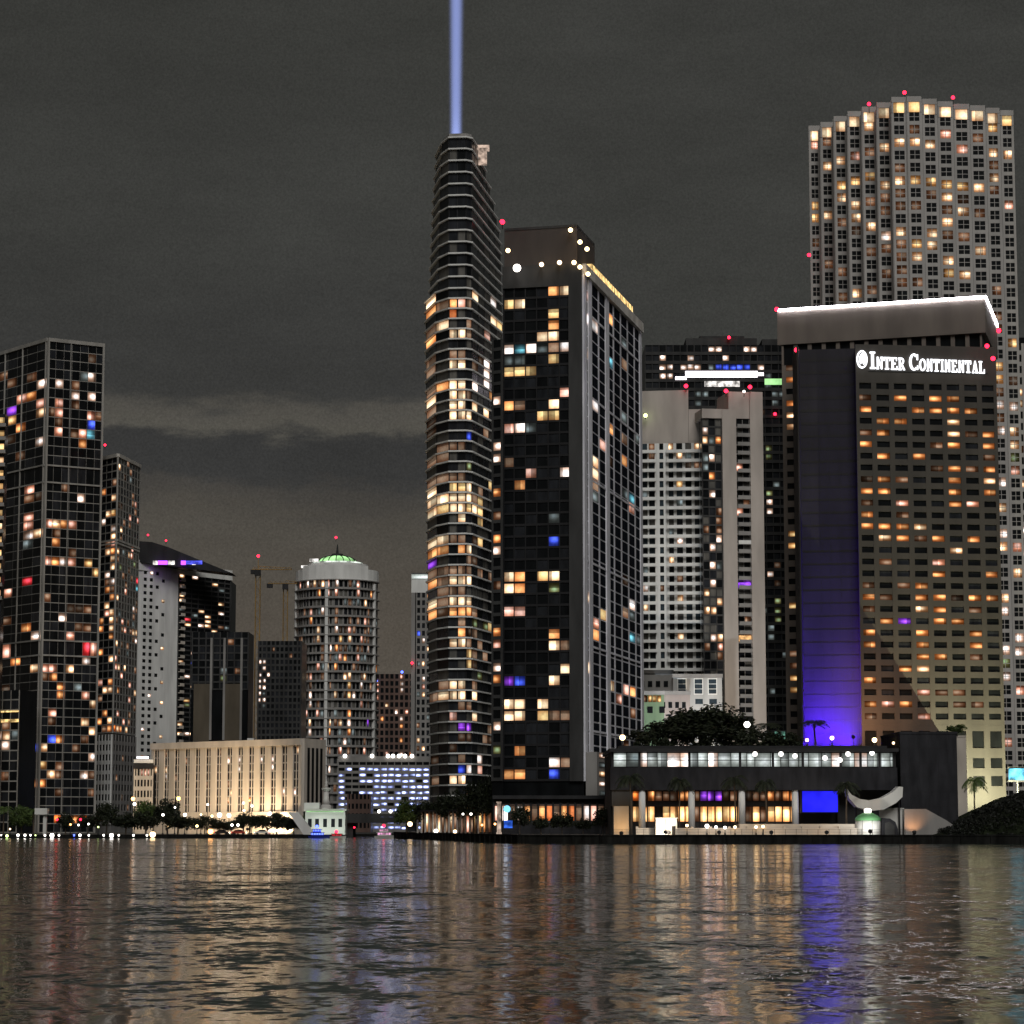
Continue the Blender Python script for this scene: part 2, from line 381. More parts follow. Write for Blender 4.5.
def yellow_edge():
    # bright stepped balconies on the left border, in front of the dark glass
    Y = 870; z = zt(414, Y); z0 = zt(600, Y); A = xy(-24, 500, Y); B = xy(3.5, 500, Y)
    t = Tower('balcony_bay', 'narrow strip of yellow lit balconies at the very left edge of the photo', A, 'tower')
    t.mb('body', 'glass_dark').prism([A, B, shift(B, 0, 5), shift(A, 0, 5)], G0, z)
    fr = Fr(A, B); n = 14
    for i in range(n):
        za = z0 + (z - z0) * i / n
        m = MB(); m.fbox(fr, fr.L * 0.2, fr.L + 0.5, 0, 1.6, za, za + 0.35); m.fbox(fr, fr.L * .2, fr.L + .5, 1.5, 1.6, za + .35, za + 1.2); m.build('balcony', 'concrete_grey', t.e)
        t.pane(fr, fr.L * 0.3, fr.L - 0.3, za + 1.5, za + 3.4, 'Y' if i % 5 else 'C')
    t.finish()
yellow_edge()

def slim_tower():
    Y = 930; z = zt(456, Y); C = xy(118, 456, Y); R = corner(140, 467, z); L = corner(97, 460.5, z)
    K = (L[0] + R[0] - C[0], L[1] + R[1] - C[1])
    t = Tower('slim_tower', 'slimmer glass tower with stacked lit rooms tucked right behind the tallest left tower', C)
    t.mb('body', 'glass_black').prism([L, C, R, K], G0, z)
    zb = zt(733, Y)
    t.face(L, C, zb, z, 4, 36, 0.12, 0.5, 0.25, 'frame_dim', 0.18, 'dkcda', ('glass_black', 'glass_dark'), edge=0.4)
    t.face(C, R, zb, z, 8, 36, 0.5, 0.6, 0.25, 'frame_grey', 0.2, 'ddkfecd', ('glass_dark', 'glass_curtained'), edge=0.5)
    tr = t.mb('trim', 'frame_light')
    for (a, b) in ((L, C), (C, R)):
        fr = Fr(a, b); tr.fbox(fr, 0, fr.L, 0, 0.6, z - 0.4, z + 0.9)
        for q in (540, 543): tr.fbox(fr, 0, fr.L, 0.3, 0.5, zt(q, Y) - .3, zt(q, Y) + .3)
    t.light(0, 320, 3.94, '440,697,c 440,755,y 437,810,w 410,810,w 470,905,c 415,908,c 440,940,c 440,967,y 530,695,d 530,755,d 480,965,g 525,965,g 430,1010,w')
    t.light(0, 560, 3.413, '380,15,c 455,15,g 385,62,w 375,110,a 380,138,a 455,178,w 380,183,c 380,205,c 375,240,c 375,268,a 435,215,d 380,345,c 375,410,a 380,435,c 365,455,c 405,445,a 370,540,c 370,570,a 410,575,a 470,265,w 470,62,r 470,88,t 395,575,o 425,580,c')
    # parking storeys
    L2 = corner(97, 735, zt(735, Y)); 
    t.mb('parking_wall', 'concrete_grey').prism([shift(L, -.3, -.6), shift(C, 0, -.9), shift(R, .3, -.4), shift(R, 0, 2), shift(L, 0, 2)], G0, zb - .4)
    t.face(shift(L, -.3, -.7), shift(C, 0, -1.0), G0 + 3, zb - .5, 7, 9, 0.7, 1.4, 0.3, 'concrete_white', 0.0, 'd', ('glass_black',), part='parking_frame')
    t.face(shift(C, 0, -1.0), shift(R, .3, -.5), G0 + 3, zb - .5, 8, 9, 1.2, 1.4, 0.3, 'concrete_grey', 0.05, 'd', ('glass_black',), part='parking_frame')
    t.light(0, 560, 3.413, '420,805,f', 3)
    t.finish()
slim_tower()

def slant_tower():
    Y = 1100; z = zt(563, Y); A = xy(136, 563, Y); D = corner(178, 567.5, z); R = corner(231, 574, z)
    t = Tower('slant_roof_tower', 'tower with blank beige left half, dark right half and slanted dark roof with purple lights', A)
    dz = 22
    t.mb('body', 'glass_black').prism([A, D, R, shift(R, 0, dz), shift(A, 0, dz)], G0, z - 3)
    def sk(i, r): return i in (0, 5, 6) or (i in (3, 4) and (r * 7 + i * 3) % 5 < 3)
    t.face(A, D, G0, z - 3, 7, 38, 1.6, 1.5, 0.4, 'concrete_white', 0.03, 'cw', ('glass_black',), skip=sk, edge=0.6)
    t.face(D, R, zt(745, Y), z - 3, 8, 36, 0.35, 0.7, 0.4, 'concrete_dark', 0.05, 'dce', ('glass_black',), edge=0.9)
    fr = Fr(A, R); c = t.mb('cornice', 'concrete_white'); c.fbox(fr, 0, fr.L, -2, 0.9, z - 3, z + 1.5)
    fr2 = Fr(D, R)
    for i in range(34):
        m = MB(); zz = z - 6 - i * 3.1
        m.fbox(fr2, 0.6, 3.4, 0.5, 1.8, zz, zz + 0.3); m.fbox(fr2, 0.6, 3.4, 1.7, 1.8, zz + .3, zz + 1.3); m.build('balcony', 'concrete_beige', t.e)
    # slanted roof slab
    pts = [P(x, y, Y - 0.2 + (x - 136) * .2) for x, y in ((137, 562), (138, 541), (152, 542), (168, 547), (190, 556), (212, 565), (233, 573.5))]
    t.mb('roof_fin', 'metal_dark').slab3(pts, (0, 14, 0))
    m = t.mb('light_strip', 'lamp_purple'); m2 = t.mb('light_strip', 'glow_white')
    for (x0, x1, mm) in ((153, 158, m2), (158, 168, m), (168, 175, m2), (181, 186, m), (186, 203, t.mb('light_strip', 'glow_blue')), (192, 196, m2)):
        p = P(x0, 563, Y - 2 + (x0 - 136) * .2); q = P(x1, 565, Y - 2 + (x1 - 136) * .2); mm.box(p.x, q.x, p.y - .3, p.y + .3, q.z, p.z + 1.0)
    t.light(120, 520, 5.69, '422,330,w 355,372,w 340,430,c 340,465,c 365,497,e 420,540,e 505,545,c 510,580,c 505,612,c 400,605,c 448,612,w 535,625,c 590,490,c 590,525,w 370,570,r 282,490,c 300,430,c 278,760,c 285,885,c 160,995,w 330,795,c 362,890,w 590,390,e 405,810,b 440,810,b 470,810,b 420,765,w 400,990,g')
    t.light(120, 680, 5.69, '165,85,w 280,10,c 280,118,c 360,125,y 360,150,g 415,90,e 360,320,w 412,320,c 262,352,c')
    t.red(148, 535, 1101); t.red(166, 540.5, 1101); t.red(136, 541, 1101)
    t.finish()
slant_tower()

def construction():
    Y = 1040; z = zt(632, Y); A = xy(192, 632, Y); B = xy(249, 632, Y)
    t = Tower('unfinished_tower', 'unlit brown tower with tall blank panels behind the beige ribbed building', A)
    t.mb('body', 'glass_black').prism([A, B, shift(B, 0, 20), shift(A, 0, 20)], G0, z)
    t.face(A, B, zt(690, Y), z, 8, 8, 0.5, 0.6, 0.4, 'concrete_dark', 0.02, 'd', ('glass_black', 'glass_dark'))
    fr = Fr(A, B)
    for f0, f1 in ((.05, .33), (.58, .86)): t.mb('panel', 'panel_brown').fbox(fr, fr.L * f0, fr.L * f1, 0.1, 0.8, G0, zt(684, Y))
    for q in (.33, .56, .86): t.mb('pier', 'concrete_grey').fbox(fr, fr.L * q, fr.L * q + .9, 0.3, 1.0, zt(740, Y), zt(638, Y))
    t.light(120, 520, 5.69, '600,910,g 600,880,e')
    t.finish()
    Y = 1010; z = zt(641, Y); A = xy(258, 641, Y); B = xy(302, 641, Y)
    t = Tower('dark_block', 'dark block with a column of small white lights left of the round tower', A)
    t.mb('body', 'glass_black').prism([A, B, shift(B, 0, 24), shift(A, 0, 24)], G0, z)
    t.face(A, B, G0, z, 10, 30, 0.6, 0.9, 0.4, 'concrete_dark', 0.012, 'd', ('glass_black', 'glass_dark'))
    t.light(120, 520, 5.69, '790,810,w 830,815,w 820,850,w 795,880,w 835,885,w 792,912,w 830,915,w 792,945,w 828,950,w 830,985,e 795,985,w', 6)
    t.light(120, 680, 5.69, '792,10,w 830,20,w 792,45,w 830,60,e 790,110,w 825,105,w 830,140,e', 6)
    t.finish()
    for lab, px, py, pb, Yc, jib in (('tower crane with a red lamp at its top above the unlit brown tower', 255, 558, 800, 1020, (252, 292)),
                                     ('fainter tower crane seen between the dark block and the round tower', 283, 572, 800, 1085, (268, 297))):
        b = P(px, 824, Yc); e = thing('tower_crane', (b.x, b.y, G0), lab, 'crane')
        zz = zt(py + 12, Yc); m = MB(); s = 0.9
        for sx in (-s, s):
            for sy in (-s, s): m.tube((b.x + sx, Yc + sy, G0), (b.x + sx, Yc + sy, zz), .17, .17, 5)
        k = int((zz - G0) / 3)
        for i in range(k):
            z0 = G0 + i * 3; a = 1 if i % 2 else -1
            m.tube((b.x - s * a, Yc - s, z0), (b.x + s * a, Yc - s, z0 + 3), .1, .1, 4); m.tube((b.x - s, Yc + s * a, z0), (b.x - s, Yc - s * a, z0 + 3), .1, .1, 4)
        m.build('mast', 'metal_yellow', e)
        m = MB(); x0 = P(jib[0], py + 12, Yc).x; x1 = P(jib[1], py + 12, Yc).x
        m.tube((x0, Yc, zz + .2), (x1, Yc, zz + .2), .2, .15, 5); m.tube((x0, Yc + 1, zz + .2), (x1, Yc + 1, zz + .2), .2, .15, 5); m.tube((b.x, Yc + .5, zz + 1.6), (x1, Yc + .5, zz + .8), .12, .1, 5)
        n = int(abs(x1 - x0) / 2)
        for i in range(n):
            xx = x0 + (x1 - x0) * i / n; m.tube((xx, Yc, zz + .2), (xx + 1, Yc + .5, zz + 1.3), .08, .08, 4); m.tube((xx + 1, Yc + .5, zz + 1.3), (xx + 2, Yc + 1, zz + .2), .08, .08, 4)
        m.build('jib', 'metal_yellow', e)
        m = MB(); m.box(b.x - 1.2, b.x + 1.2, Yc - 2.2, Yc - .2, zz - 2.4, zz - .1); m.box(x0 - .5, x0 + 2, Yc - .6, Yc + 1.4, zz - 1.6, zz + .1); m.build('cab', 'metal_dark', e)
        if lab[0] == 't':
            m = MB(); m.tube((b.x, Yc, zz), (b.x, Yc, zt(py, Yc)), .25, .12, 5); m.build('peak', 'metal_yellow', e)
            m = MB(); m.ball((b.x, Yc, zt(556, Yc)), .6); m.build('warning_lamp', 'lamp_red', e)
construction()

lit('strip_dim', (.9, 1, .88), .9, True, .3)
def round_tower():
    Y = 1100; c = xy(337, 600, Y + 17.6); rad = 17.6; zb = G0; z = zt(568, Y)
    t = Tower('round_tower', 'round tower with ringed balconies and a green lit dome on top', c)
    N = 28
    t.mb('body', 'glass_dark').lathe((c[0], c[1]), [(rad - .5, zb), (rad - .5, z)], 56)
    ang = [math.pi + math.pi * i / 14 for i in range(15)]
    pt = [(c[0] + rad * math.cos(a), c[1] + rad * math.sin(a)) for a in ang]
    for i in range(14):
        pier = i in (1, 6, 12)
        cc = 2 if i not in (0, 13) else 1
        t.face(pt[i], pt[i + 1], zb, z - 5, cc, 27, 0.45, .8, 0.4, 'concrete_grey', 0.28, 'dddckfeeafedw', ('glass_black', 'glass_dark', 'glass_curtained'), edge=1.0 if pier else .3)
        fr = Fr(pt[i], pt[i + 1]); t.mb('crown_wall', 'concrete_white').fbox(fr, -.1, fr.L + .1, -1, .7, z - 5, z + (1.5 if 3 <= i <= 10 else 0))
        if i in (1, 6, 12): t.mb('pier', 'concrete_white').fbox(fr, .2, 1.5, .4, 1.3, zb, z - 6)
        for k in (0,):
            a = pt[i]
    for r in range(27):       # balcony rings
        zz = zb + (z - 5 - zb) * (r + 1) / 27
        m = MB(); vs = []
        for rr, za in ((rad - .2, zz - .2), (rad + 1.3, zz - .2), (rad + 1.3, zz + .2), (rad - .2, zz + .2)):
            vs += [(c[0] + rr * math.cos(math.pi + math.pi * j / 28), c[1] + rr * math.sin(math.pi + math.pi * j / 28), za) for j in range(29)]
        fs = [(q * 29 + j, q * 29 + j + 1, ((q + 1) % 4) * 29 + j + 1, ((q + 1) % 4) * 29 + j) for q in range(4) for j in range(28)]
        m.add(vs, fs); m.build('balcony_ring', 'concrete_grey', t.e)
    m = t.mb('roof_drum', 'concrete_white'); m.lathe(c, [(13.5, z - 1), (13.5, z + 3.0), (12.5, z + 3.0)], 40); m = t.mb('roof_drum_light', 'strip_dim'); m.lathe(c, [(11.2, z + 3.01), (11.2, z + 3.9), (10.4, z + 3.95)], 40); z += 2.4
    m = MB(); m.lathe(c, [(8.6, z + 1.6), (8.3, z + 2.3), (7.4, z + 3.2), (5.8, z + 4.0), (3.4, z + 4.5), (.5, z + 4.7)], 32); d = m.build('dome', 'dome_green', t.e, smooth=True)
    m = MB()
    for k in range(16):
        a = 2 * math.pi * k / 16
        pr = [(8.7, z + 1.6), (8.4, z + 2.4), (7.5, z + 3.3), (5.9, z + 4.1), (3.4, z + 4.65)]
        for (r0, z0), (r1, z1) in zip(pr, pr[1:]): m.tube((c[0] + r0 * math.cos(a), c[1] + r0 * math.sin(a), z0), (c[0] + r1 * math.cos(a), c[1] + r1 * math.sin(a), z1), .22, .22, 5)
    m.build('dome_ribs', 'metal_dark', t.e)
    m = t.mb('finial', 'metal_dark'); m.lathe(c, [(3.0, z + 4.5), (2.4, z + 5.6), (.6, z + 5.8), (.2, zt(540, Y))], 16)
    t.mb('light_strip', 'glow_white').box(*[v for v in (xy(309, 560, Y)[0], xy(318, 560, Y)[0], Y + 3, Y + 3.6, zt(561, Y), zt(558, Y))])
    t.mb('light_strip', 'glow_white').box(xy(300, 565, Y)[0], xy(308, 565, Y)[0], Y + 6, Y + 6.6, zt(566.5, Y), zt(564, Y))
    t.red(336, 537.5, Y + 17, .7)
    t.light(270, 520, 5.69, '265,378,c 300,380,c 335,348,w 335,375,k 333,412,k 378,410,k 375,345,w 535,455,c 235,505,k 455,645,k 412,692,y 405,780,k 335,810,a 375,840,a 330,850,c 268,850,k 235,880,k 440,880,c 440,910,c 515,885,d 520,950,w 440,945,y 460,660,c 565,580,d 565,670,d 155,485,k 160,545,e 195,1000,w 160,1000,w 235,1000,w 540,790,e 555,850,e 515,770,e', 7)
    t.light(270, 690, 5.69, '160,35,w 195,38,w 235,30,w 160,70,w 232,70,w 268,128,k 230,190,a 235,160,c 335,190,c 405,180,c 560,185,p 370,185,d 440,20,y 265,95,d 375,125,e 195,160,d', 7)
    t.finish()
round_tower()

def far_mid():
    Y = 1300; z = zt(674, Y); A = xy(370, 674, Y); B = xy(414, 674, Y)
    t = Tower('brick_block', 'reddish brown block with blue roof lights between the round tower and the curved tower', A, 'building')
    t.mb('body', 'brick_brown').prism([A, B, shift(B, 0, 20), shift(A, 0, 20)], G0, z)
    t.face(A, B, G0, z, 9, 22, 0.9, 1.2, 0.4, 'brick_brown', 0.06, 'dkca', ('glass_black',))
    t.light(270, 520, 5.69, '760,945,w 760,905,k 605,990,k'); t.light(270, 690, 5.69, '715,115,w 785,115,k 755,160,w 755,195,a 760,295,a 755,345,w 650,355,k 605,15,k 760,10,w')
    t.red(402, 672, Y - 1, .9, 'lamp_blue'); t.red(377, 681, Y - 1, .6, 'lamp_blue')
    t.finish()
    Y = 1150; z = zt(573, Y); A = xy(411.5, 573, Y); B = xy(436, 573, Y)
    t = Tower('narrow_tower', 'narrow grey tower with a bright white band round its top, left of the curved tower', A)
    t.mb('body', 'glass_dark').prism([A, B, shift(B, 0, 18), shift(A, 0, 18)], G0, z)
    t.face(A, B, G0, z - 9, 5, 31, 0.9, 1.2, 0.4, 'concrete_grey', 0.12, 'dec', ('glass_black', 'glass_dark'), edge=2.2)
    fr = Fr(A, B); t.mb('crown', 'concrete_white').fbox(fr, 0, fr.L, -1, .5, z - 9, z - .5)
    t.mb('light_strip', 'walkway_white').fbox(fr, .2, fr.L - .2, .5, .9, z - 2.6, z - .6)
    t.light(270, 520, 5.69, '838,632,b 885,672,k 885,708,w 885,812,c 830,838,k 882,898,w 885,955,k 885,995,c')
    t.light(270, 690, 5.69, '885,30,c 835,215,d 835,345,d'); t.red(412, 663, Y - 2, .7)
    t.finish()
    # garage with blue LED rows
    Y = 1000; z = zt(762, Y); A = xy(338, 762, Y); B = xy(430, 762, Y)
    t = Tower('parking_garage', 'open parking garage with rows of bluish white lights at the foot of the round tower', A, 'garage')
    t.mb('body', 'concrete_dark').prism([A, B, shift(B, 0, 30), shift(A, 0, 30)], G0, z)
    t.face(A, B, zt(832, Y), z, 13, 12, 0.35, 1.1, 0.5, 'concrete_grey', 0.0, 'd', ('glass_black',))
    fr = Fr(A, B); fh = (z - zt(832, Y)) / 12; R = random.Random(3)
    for c in t.cells:
        row = round((c[3] - zt(832, Y)) / fh - .3); col = int(c[1] / fr.L * 13)
        if row <= 10 and R.random() < (0.9 if col not in (1, 2) else .35): c[5] = 'led'
    LIT['led'] = MATS['led_blue']
    t.mb('roof_wall', 'concrete_grey').fbox(fr, 0, fr.L, -.5, .6, z, z + 2.2)
    for x in (345, 372, 388, 393, 399, 405, 412):
        p = P(x, 757, Y - 1); m = MB(); m.ball((p.x, p.y, p.z + .4), .75); m.tube((p.x, p.y, z + 2.2), (p.x, p.y, p.z), .12, .12, 6, 1); m.build('roof_lamp', ['lamp_white', 'metal_dark'], t.e)
    t.finish(100)
    Y = 960; z = zt(794, Y); A = xy(347, 794, Y); B = xy(371, 794, Y)
    t = Tower('brown_block', 'small dull brown block in front of the garage with blue lights', A, 'building')
    t.mb('body', 'glass_black').prism([A, B, shift(B, 0, 14), shift(A, 0, 14)], G0, z)
    t.face(A, B, G0, z, 6, 4, .6, 1.6, .3, 'brick_brown', 0, 'd', ('glass_black',)); t.finish()
far_mid()

def ribbed_building():
    Y = 815; z = zt(744, Y); A = xy(153, 747, Y); B = corner(303, 741, z); A = corner(153, 746, z); C = shift(B, 5.5, 14)
    t = Tower('ribbed_building', 'long low beige building with tall narrow window slots behind the left shore trees', A, 'building')
    t.mb('body', 'glass_black').prism([A, B, C, shift(C, -20, 12), shift(A, 0, 20)], G0, z)
    fr = Fr(A, B); n = 14; cw = fr.L / n; w = t.mb('wall', 'concrete_beige')
    zb = zt(812, Y)
    for i in range(n + 1):
        a = i * cw; w.fbox(fr, max(0, a - cw * .265), min(fr.L, a + cw * .265), 0, .6, zb, z - 1.2)
    w.fbox(fr, 0, fr.L, -.5, 1.15, z - 1.2, z + .8); w.fbox(fr, 0, fr.L, -.5, 1.3, G0, zb)
    for i in range(n):
        a0 = i * cw + cw * .265; a1 = (i + 1) * cw - cw * .265; m = (a0 + a1) / 2
        t.mb('slot_mullion', 'concrete_beige').fbox(fr, m - .14, m + .14, 0, .35, zb, z - 1.2)
        for r in range(8):
            z0 = zb + (z - 1.2 - zb) * r / 8; z1 = z0 + (z - 1.2 - zb) / 8 - .45
            if i == 0: t.mb('spandrel_band', 'concrete_grey').fbox(fr, .5, fr.L - .5, 0, .2, z1, z1 + .45)
            for q0, q1 in ((a0, m - .14), (m + .14, a1)): t.pane(fr, q0, q1, z0, z1, None, .02, 'd', ('glass_black', 'glass_dark'))
    fr = Fr(B, C); w.fbox(fr, 0, fr.L, -.1, .6, zb, z + .8)
    for a, b in ((765, 812),):
        for i in range(4): t.mb('side_slot', 'glass_black').fbox(fr, 2 + i * 3, 3.6 + i * 3, .55, .66, zb + 1, z - 2)
    t.light(120, 680, 5.69, '625,478,w 682,470,w 682,485,w 805,472,w 865,460,w 865,480,w 190,530,c 245,520,c 245,540,w 360,450,d 437,440,d 935,625,w 935,645,w 990,632,w 630,632,c 437,480,f 612,690,c 870,635,d 700,690,c 740,685,a', 8)
    t.light(270, 690, 5.69, '170,320,c 215,325,k 230,325,k')
    # roof plant and lamp
    p = P(250, 742, Y); t.mb('roof_box', 'paint_white').box(p.x - 1, p.x + 1, p.y + 1, p.y + 3, z + .8, z + 1.9)
    t.finish()
    Y = 830; z = zt(765, Y); A = xy(134, 765, Y); B = xy(153.5, 765, Y)
    t = Tower('annex_building', 'small beige annex with rows of square windows left of the long ribbed building', A, 'building')
    t.mb('body', 'glass_black').prism([A, B, shift(B, 0, 16), shift(A, 0, 16)], G0, z)
    t.face(A, B, G0, zt(769, Y), 6, 6, .45, 1.3, .3, 'concrete_beige', .0, 'd', ('glass_black',))
    fr = Fr(A, B); t.mb('roof_edge', 'concrete_white').fbox(fr, 0, fr.L, -.5, .7, zt(763, Y), zt(759.5, Y)); t.mb('roof_band', 'metal_dark').fbox(fr, 0, fr.L, -.3, .5, zt(769, Y), zt(763, Y))
    t.mb('light_strip', 'strip_white').fbox(fr, 1, fr.L - 1.5, .75, .95, zt(758.6, Y), zt(756.5, Y))
    t.light(120, 680, 5.69, '130,488,k 150,488,k 170,488,k', 8)
    t.finish()
ribbed_building()
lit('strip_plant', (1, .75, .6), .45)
# ============ the curved tower with the light beam
def lerp_tab(tab, x):
    for (a, b), (c, d) in zip(tab, tab[1:]):
        if a <= x <= c: return b + (d - b) * (x - a) / (c - a)
    return tab[0][1] if x < tab[0][0] else tab[-1][1]
def curved_tower():
    Y = 800; top = zt(137, Y); base = (xy(462, 800, Y)[0], Y)
    t = Tower('curved_tower', 'tallest curved sail shaped tower of ringed floors with the light beam on its roof', base)
    LT = [(130, 438), (150, 437), (180, 434.8), (240, 432.2), (286, 430.5), (290, 426.5), (380, 427), (500, 428), (600, 428.5), (700, 430), (810, 433)]
    RT = [(130, 474), (145, 481), (160, 488), (180, 494.5), (205, 500), (300, 502), (420, 499), (700, 497), (810, 497)]
    def plan(z, grow=0.0):
        py = proj(0, Y, z)[1]
        lx = lerp_tab(LT, py); rx = lerp_tab(RT, py)
        k = max(0, min(1, (z - 130) / 80)); yr = 832 + 22 * k * k * (3 - 2 * k)
        if py < 205: yr = 802 + (yr - 802) * (rx - 470) / 30
        m = lx + (450 - lx) * .42
        pts = [(lx, 823), (m, 807.5), (449, 800.6), (466, 800), (471.5, 801.6)]
        pts = [xy(a, py, b) for a, b in pts]; R = xy(rx, py, yr); B2 = xy(lx + 6, py, 846)
        if grow:
            q = [(p[0] + grow * s, p[1] + grow * c) for p, (s, c) in zip(pts, ((-.95, 0), (-.6, -.75), (-.25, -.95), (.1, -1), (.45, -.85)))]
            return q + [(R[0] + grow * .7, R[1] - grow * .1), (R[0], R[1] + 1), B2]
        return pts + [R, B2]
    fl = [zt(137 + 11.6 * i, Y) for i in range(14)]
    zl = fl[-1]; n = 52; fl += [zl - (zl - 3) * (i + 1) / n for i in range(n)]
    fl = fl[::-1]
    body = t.mb('body', 'glass_dark')
    for i, (z0, z1) in enumerate(zip(fl, fl[1:])):
        pl = plan((z0 + z1) / 2); body.prism(pl, z0, z1)
        m = MB(); pg = plan((z0 + z1) / 2, .95); m.prism(pg, z1 - .34, z1 + .12)
        upper = z0 > zt(300, Y); mslab = m
        R_ = t.seed; fc = R_.choice('CCYDDA') if R_.random() < .34 and not upper else None
        for j in range(5):
            fr = Fr(pl[j], pl[j + 1]); cols = (1, 1, 2, 1, 5)[j]
            for c in range(cols):
                a0 = fr.L * c / cols + .25; a1 = fr.L * (c + 1) / cols - .25
                t.pane(fr, a0, a1, z0 + .3, z1 - .5, (fc if fc and R_.random() < (.75, .8, .9, .7, .12)[j] else None), 0 if upper else (.16, .14, .12, .14, .08)[j], 'DDDfDfYf', ('glass_black', 'glass_dark', 'glass_dark', 'glass_curtained'))
                m.fbox(fr, a0 - .35, a0 - .15, -.05, .2, z0 + .15, z1 - .3, 1)
        mslab.build('floor_slab', ['concrete_white', 'metal_dark'], t.e)
    ztop = fl[-1]
    pt_ = plan(ztop - 2)
    t.mb('roof_wall', 'concrete_grey').prism([(p[0] * .0 + p[0], p[1] + 1.2) for p in pt_[:5]] + [pt_[5], pt_[6]], ztop + .13, ztop + 1.6)
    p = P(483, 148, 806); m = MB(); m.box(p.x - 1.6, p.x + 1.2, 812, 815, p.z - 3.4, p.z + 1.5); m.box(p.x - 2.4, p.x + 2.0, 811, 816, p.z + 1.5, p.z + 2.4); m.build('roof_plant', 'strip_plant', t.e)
    m = MB(); m.lathe((xy(456, 131, 812)[0], 812), [(2.6, ztop + 1.6), (2.6, ztop + 2.4), (2.2, ztop + 2.4)], 20); m.build('searchlight_rim', 'metal_dark', t.e)
    t.wide = True
    t.light(410, 290, 5.12, '215,45,a 245,45,k 200,105,o 240,105,o 90,75,c 105,135,a 210,205,c 245,205,c 180,205,c 320,215,d 100,215,d 330,10,c 415,50,w 435,175,c 415,230,k 205,350,d 250,350,d 130,365,d 205,402,c 250,402,c 110,405,d 320,395,d 385,400,w 340,495,w 370,492,w 390,455,w 205,500,c 250,500,c 130,530,d 205,550,c 250,550,c 310,550,d 135,575,c 210,600,c 250,600,c 210,650,c 250,650,c 115,640,d 300,750,b 100,890,d 310,910,g 240,1000,y 280,1000,y', 8)
    t.light(410, 480, 5.12, '205,80,c 250,80,c 205,130,c 250,130,c 320,145,c 130,150,c 250,185,c 360,110,y 365,150,y 365,200,y 150,295,c 110,160,c 205,285,c 250,285,c 360,310,y 215,325,d 255,325,d 305,345,c 310,410,d 110,430,p 205,540,c 250,540,c 310,535,c 150,545,d 205,640,c 250,640,c 310,645,c 345,660,d 150,640,d 255,745,d 390,745,g 340,745,g 250,805,a 205,855,c 250,855,c 310,860,d 105,330,c 100,120,c', 8)
    t.light(410, 660, 5.12, '215,135,c 260,135,c 155,135,d 320,135,d 355,95,g 215,195,c 260,195,c 150,200,c 330,200,c 260,250,d 240,295,k 330,298,c 260,335,p 290,335,p 265,560,b 360,515,w 210,610,c 260,610,c 360,570,k 300,560,w 130,610,d', 8)
    t.red(502, 221.5, 818, .9)
    t.finish()
    # the beam of light: a column of lit air, brightest along its axis and thinning out upwards
    x = xy(456, 131, 812)[0]
    m, nn, out = nt('lit_air'); e = nn.nodes.new('ShaderNodeEmission'); e.inputs['Color'].default_value = (.36, .46, 1, 1)
    def mth(op, p, q=None, r=None):
        w = nn.nodes.new('ShaderNodeMath'); w.operation = op
        for i, v in enumerate((p, q, r)):
            if v is None: continue
            if isinstance(v, (int, float)): w.inputs[i].default_value = v
            else: nn.links.new(v, w.inputs[i])
        return w.outputs[0]
    g = nn.nodes.new('ShaderNodeNewGeometry'); sp = nn.nodes.new('ShaderNodeSeparateXYZ'); nn.links.new(g.outputs['Position'], sp.inputs[0])
    dx = mth('SUBTRACT', sp.outputs[0], x); dy = mth('SUBTRACT', sp.outputs[1], 812)
    r2 = mth('ADD', mth('MULTIPLY', dx, dx), mth('MULTIPLY', dy, dy)); h = mth('SUBTRACT', sp.outputs[2], ztop)
    w2 = mth('POWER', mth('MULTIPLY_ADD', h, .008, 1.75), 2)
    fall = mth('EXPONENT', mth('MULTIPLY', mth('POWER', mth('DIVIDE', r2, w2), 2), -1.2))
    fade = mth('ADD', mth('EXPONENT', mth('MULTIPLY', h, -.22)), mth('EXPONENT', mth('MULTIPLY', h, -.006)))
    nn.links.new(mth('MULTIPLY', mth('MULTIPLY', fall, fade), .19), e.inputs['Strength']); nn.links.new(e.outputs[0], out.inputs['Volume'])
    m = MB(); m.lathe((x, 812), [(3.0, ztop + 2.45), (4.6, zt(-90, 812))], 24)
    o = m.build('light_beam', 'lit_air', None)
    tag(o, 'blue white searchlight beam rising straight up from the curved tower', 'light beam')
curved_tower()

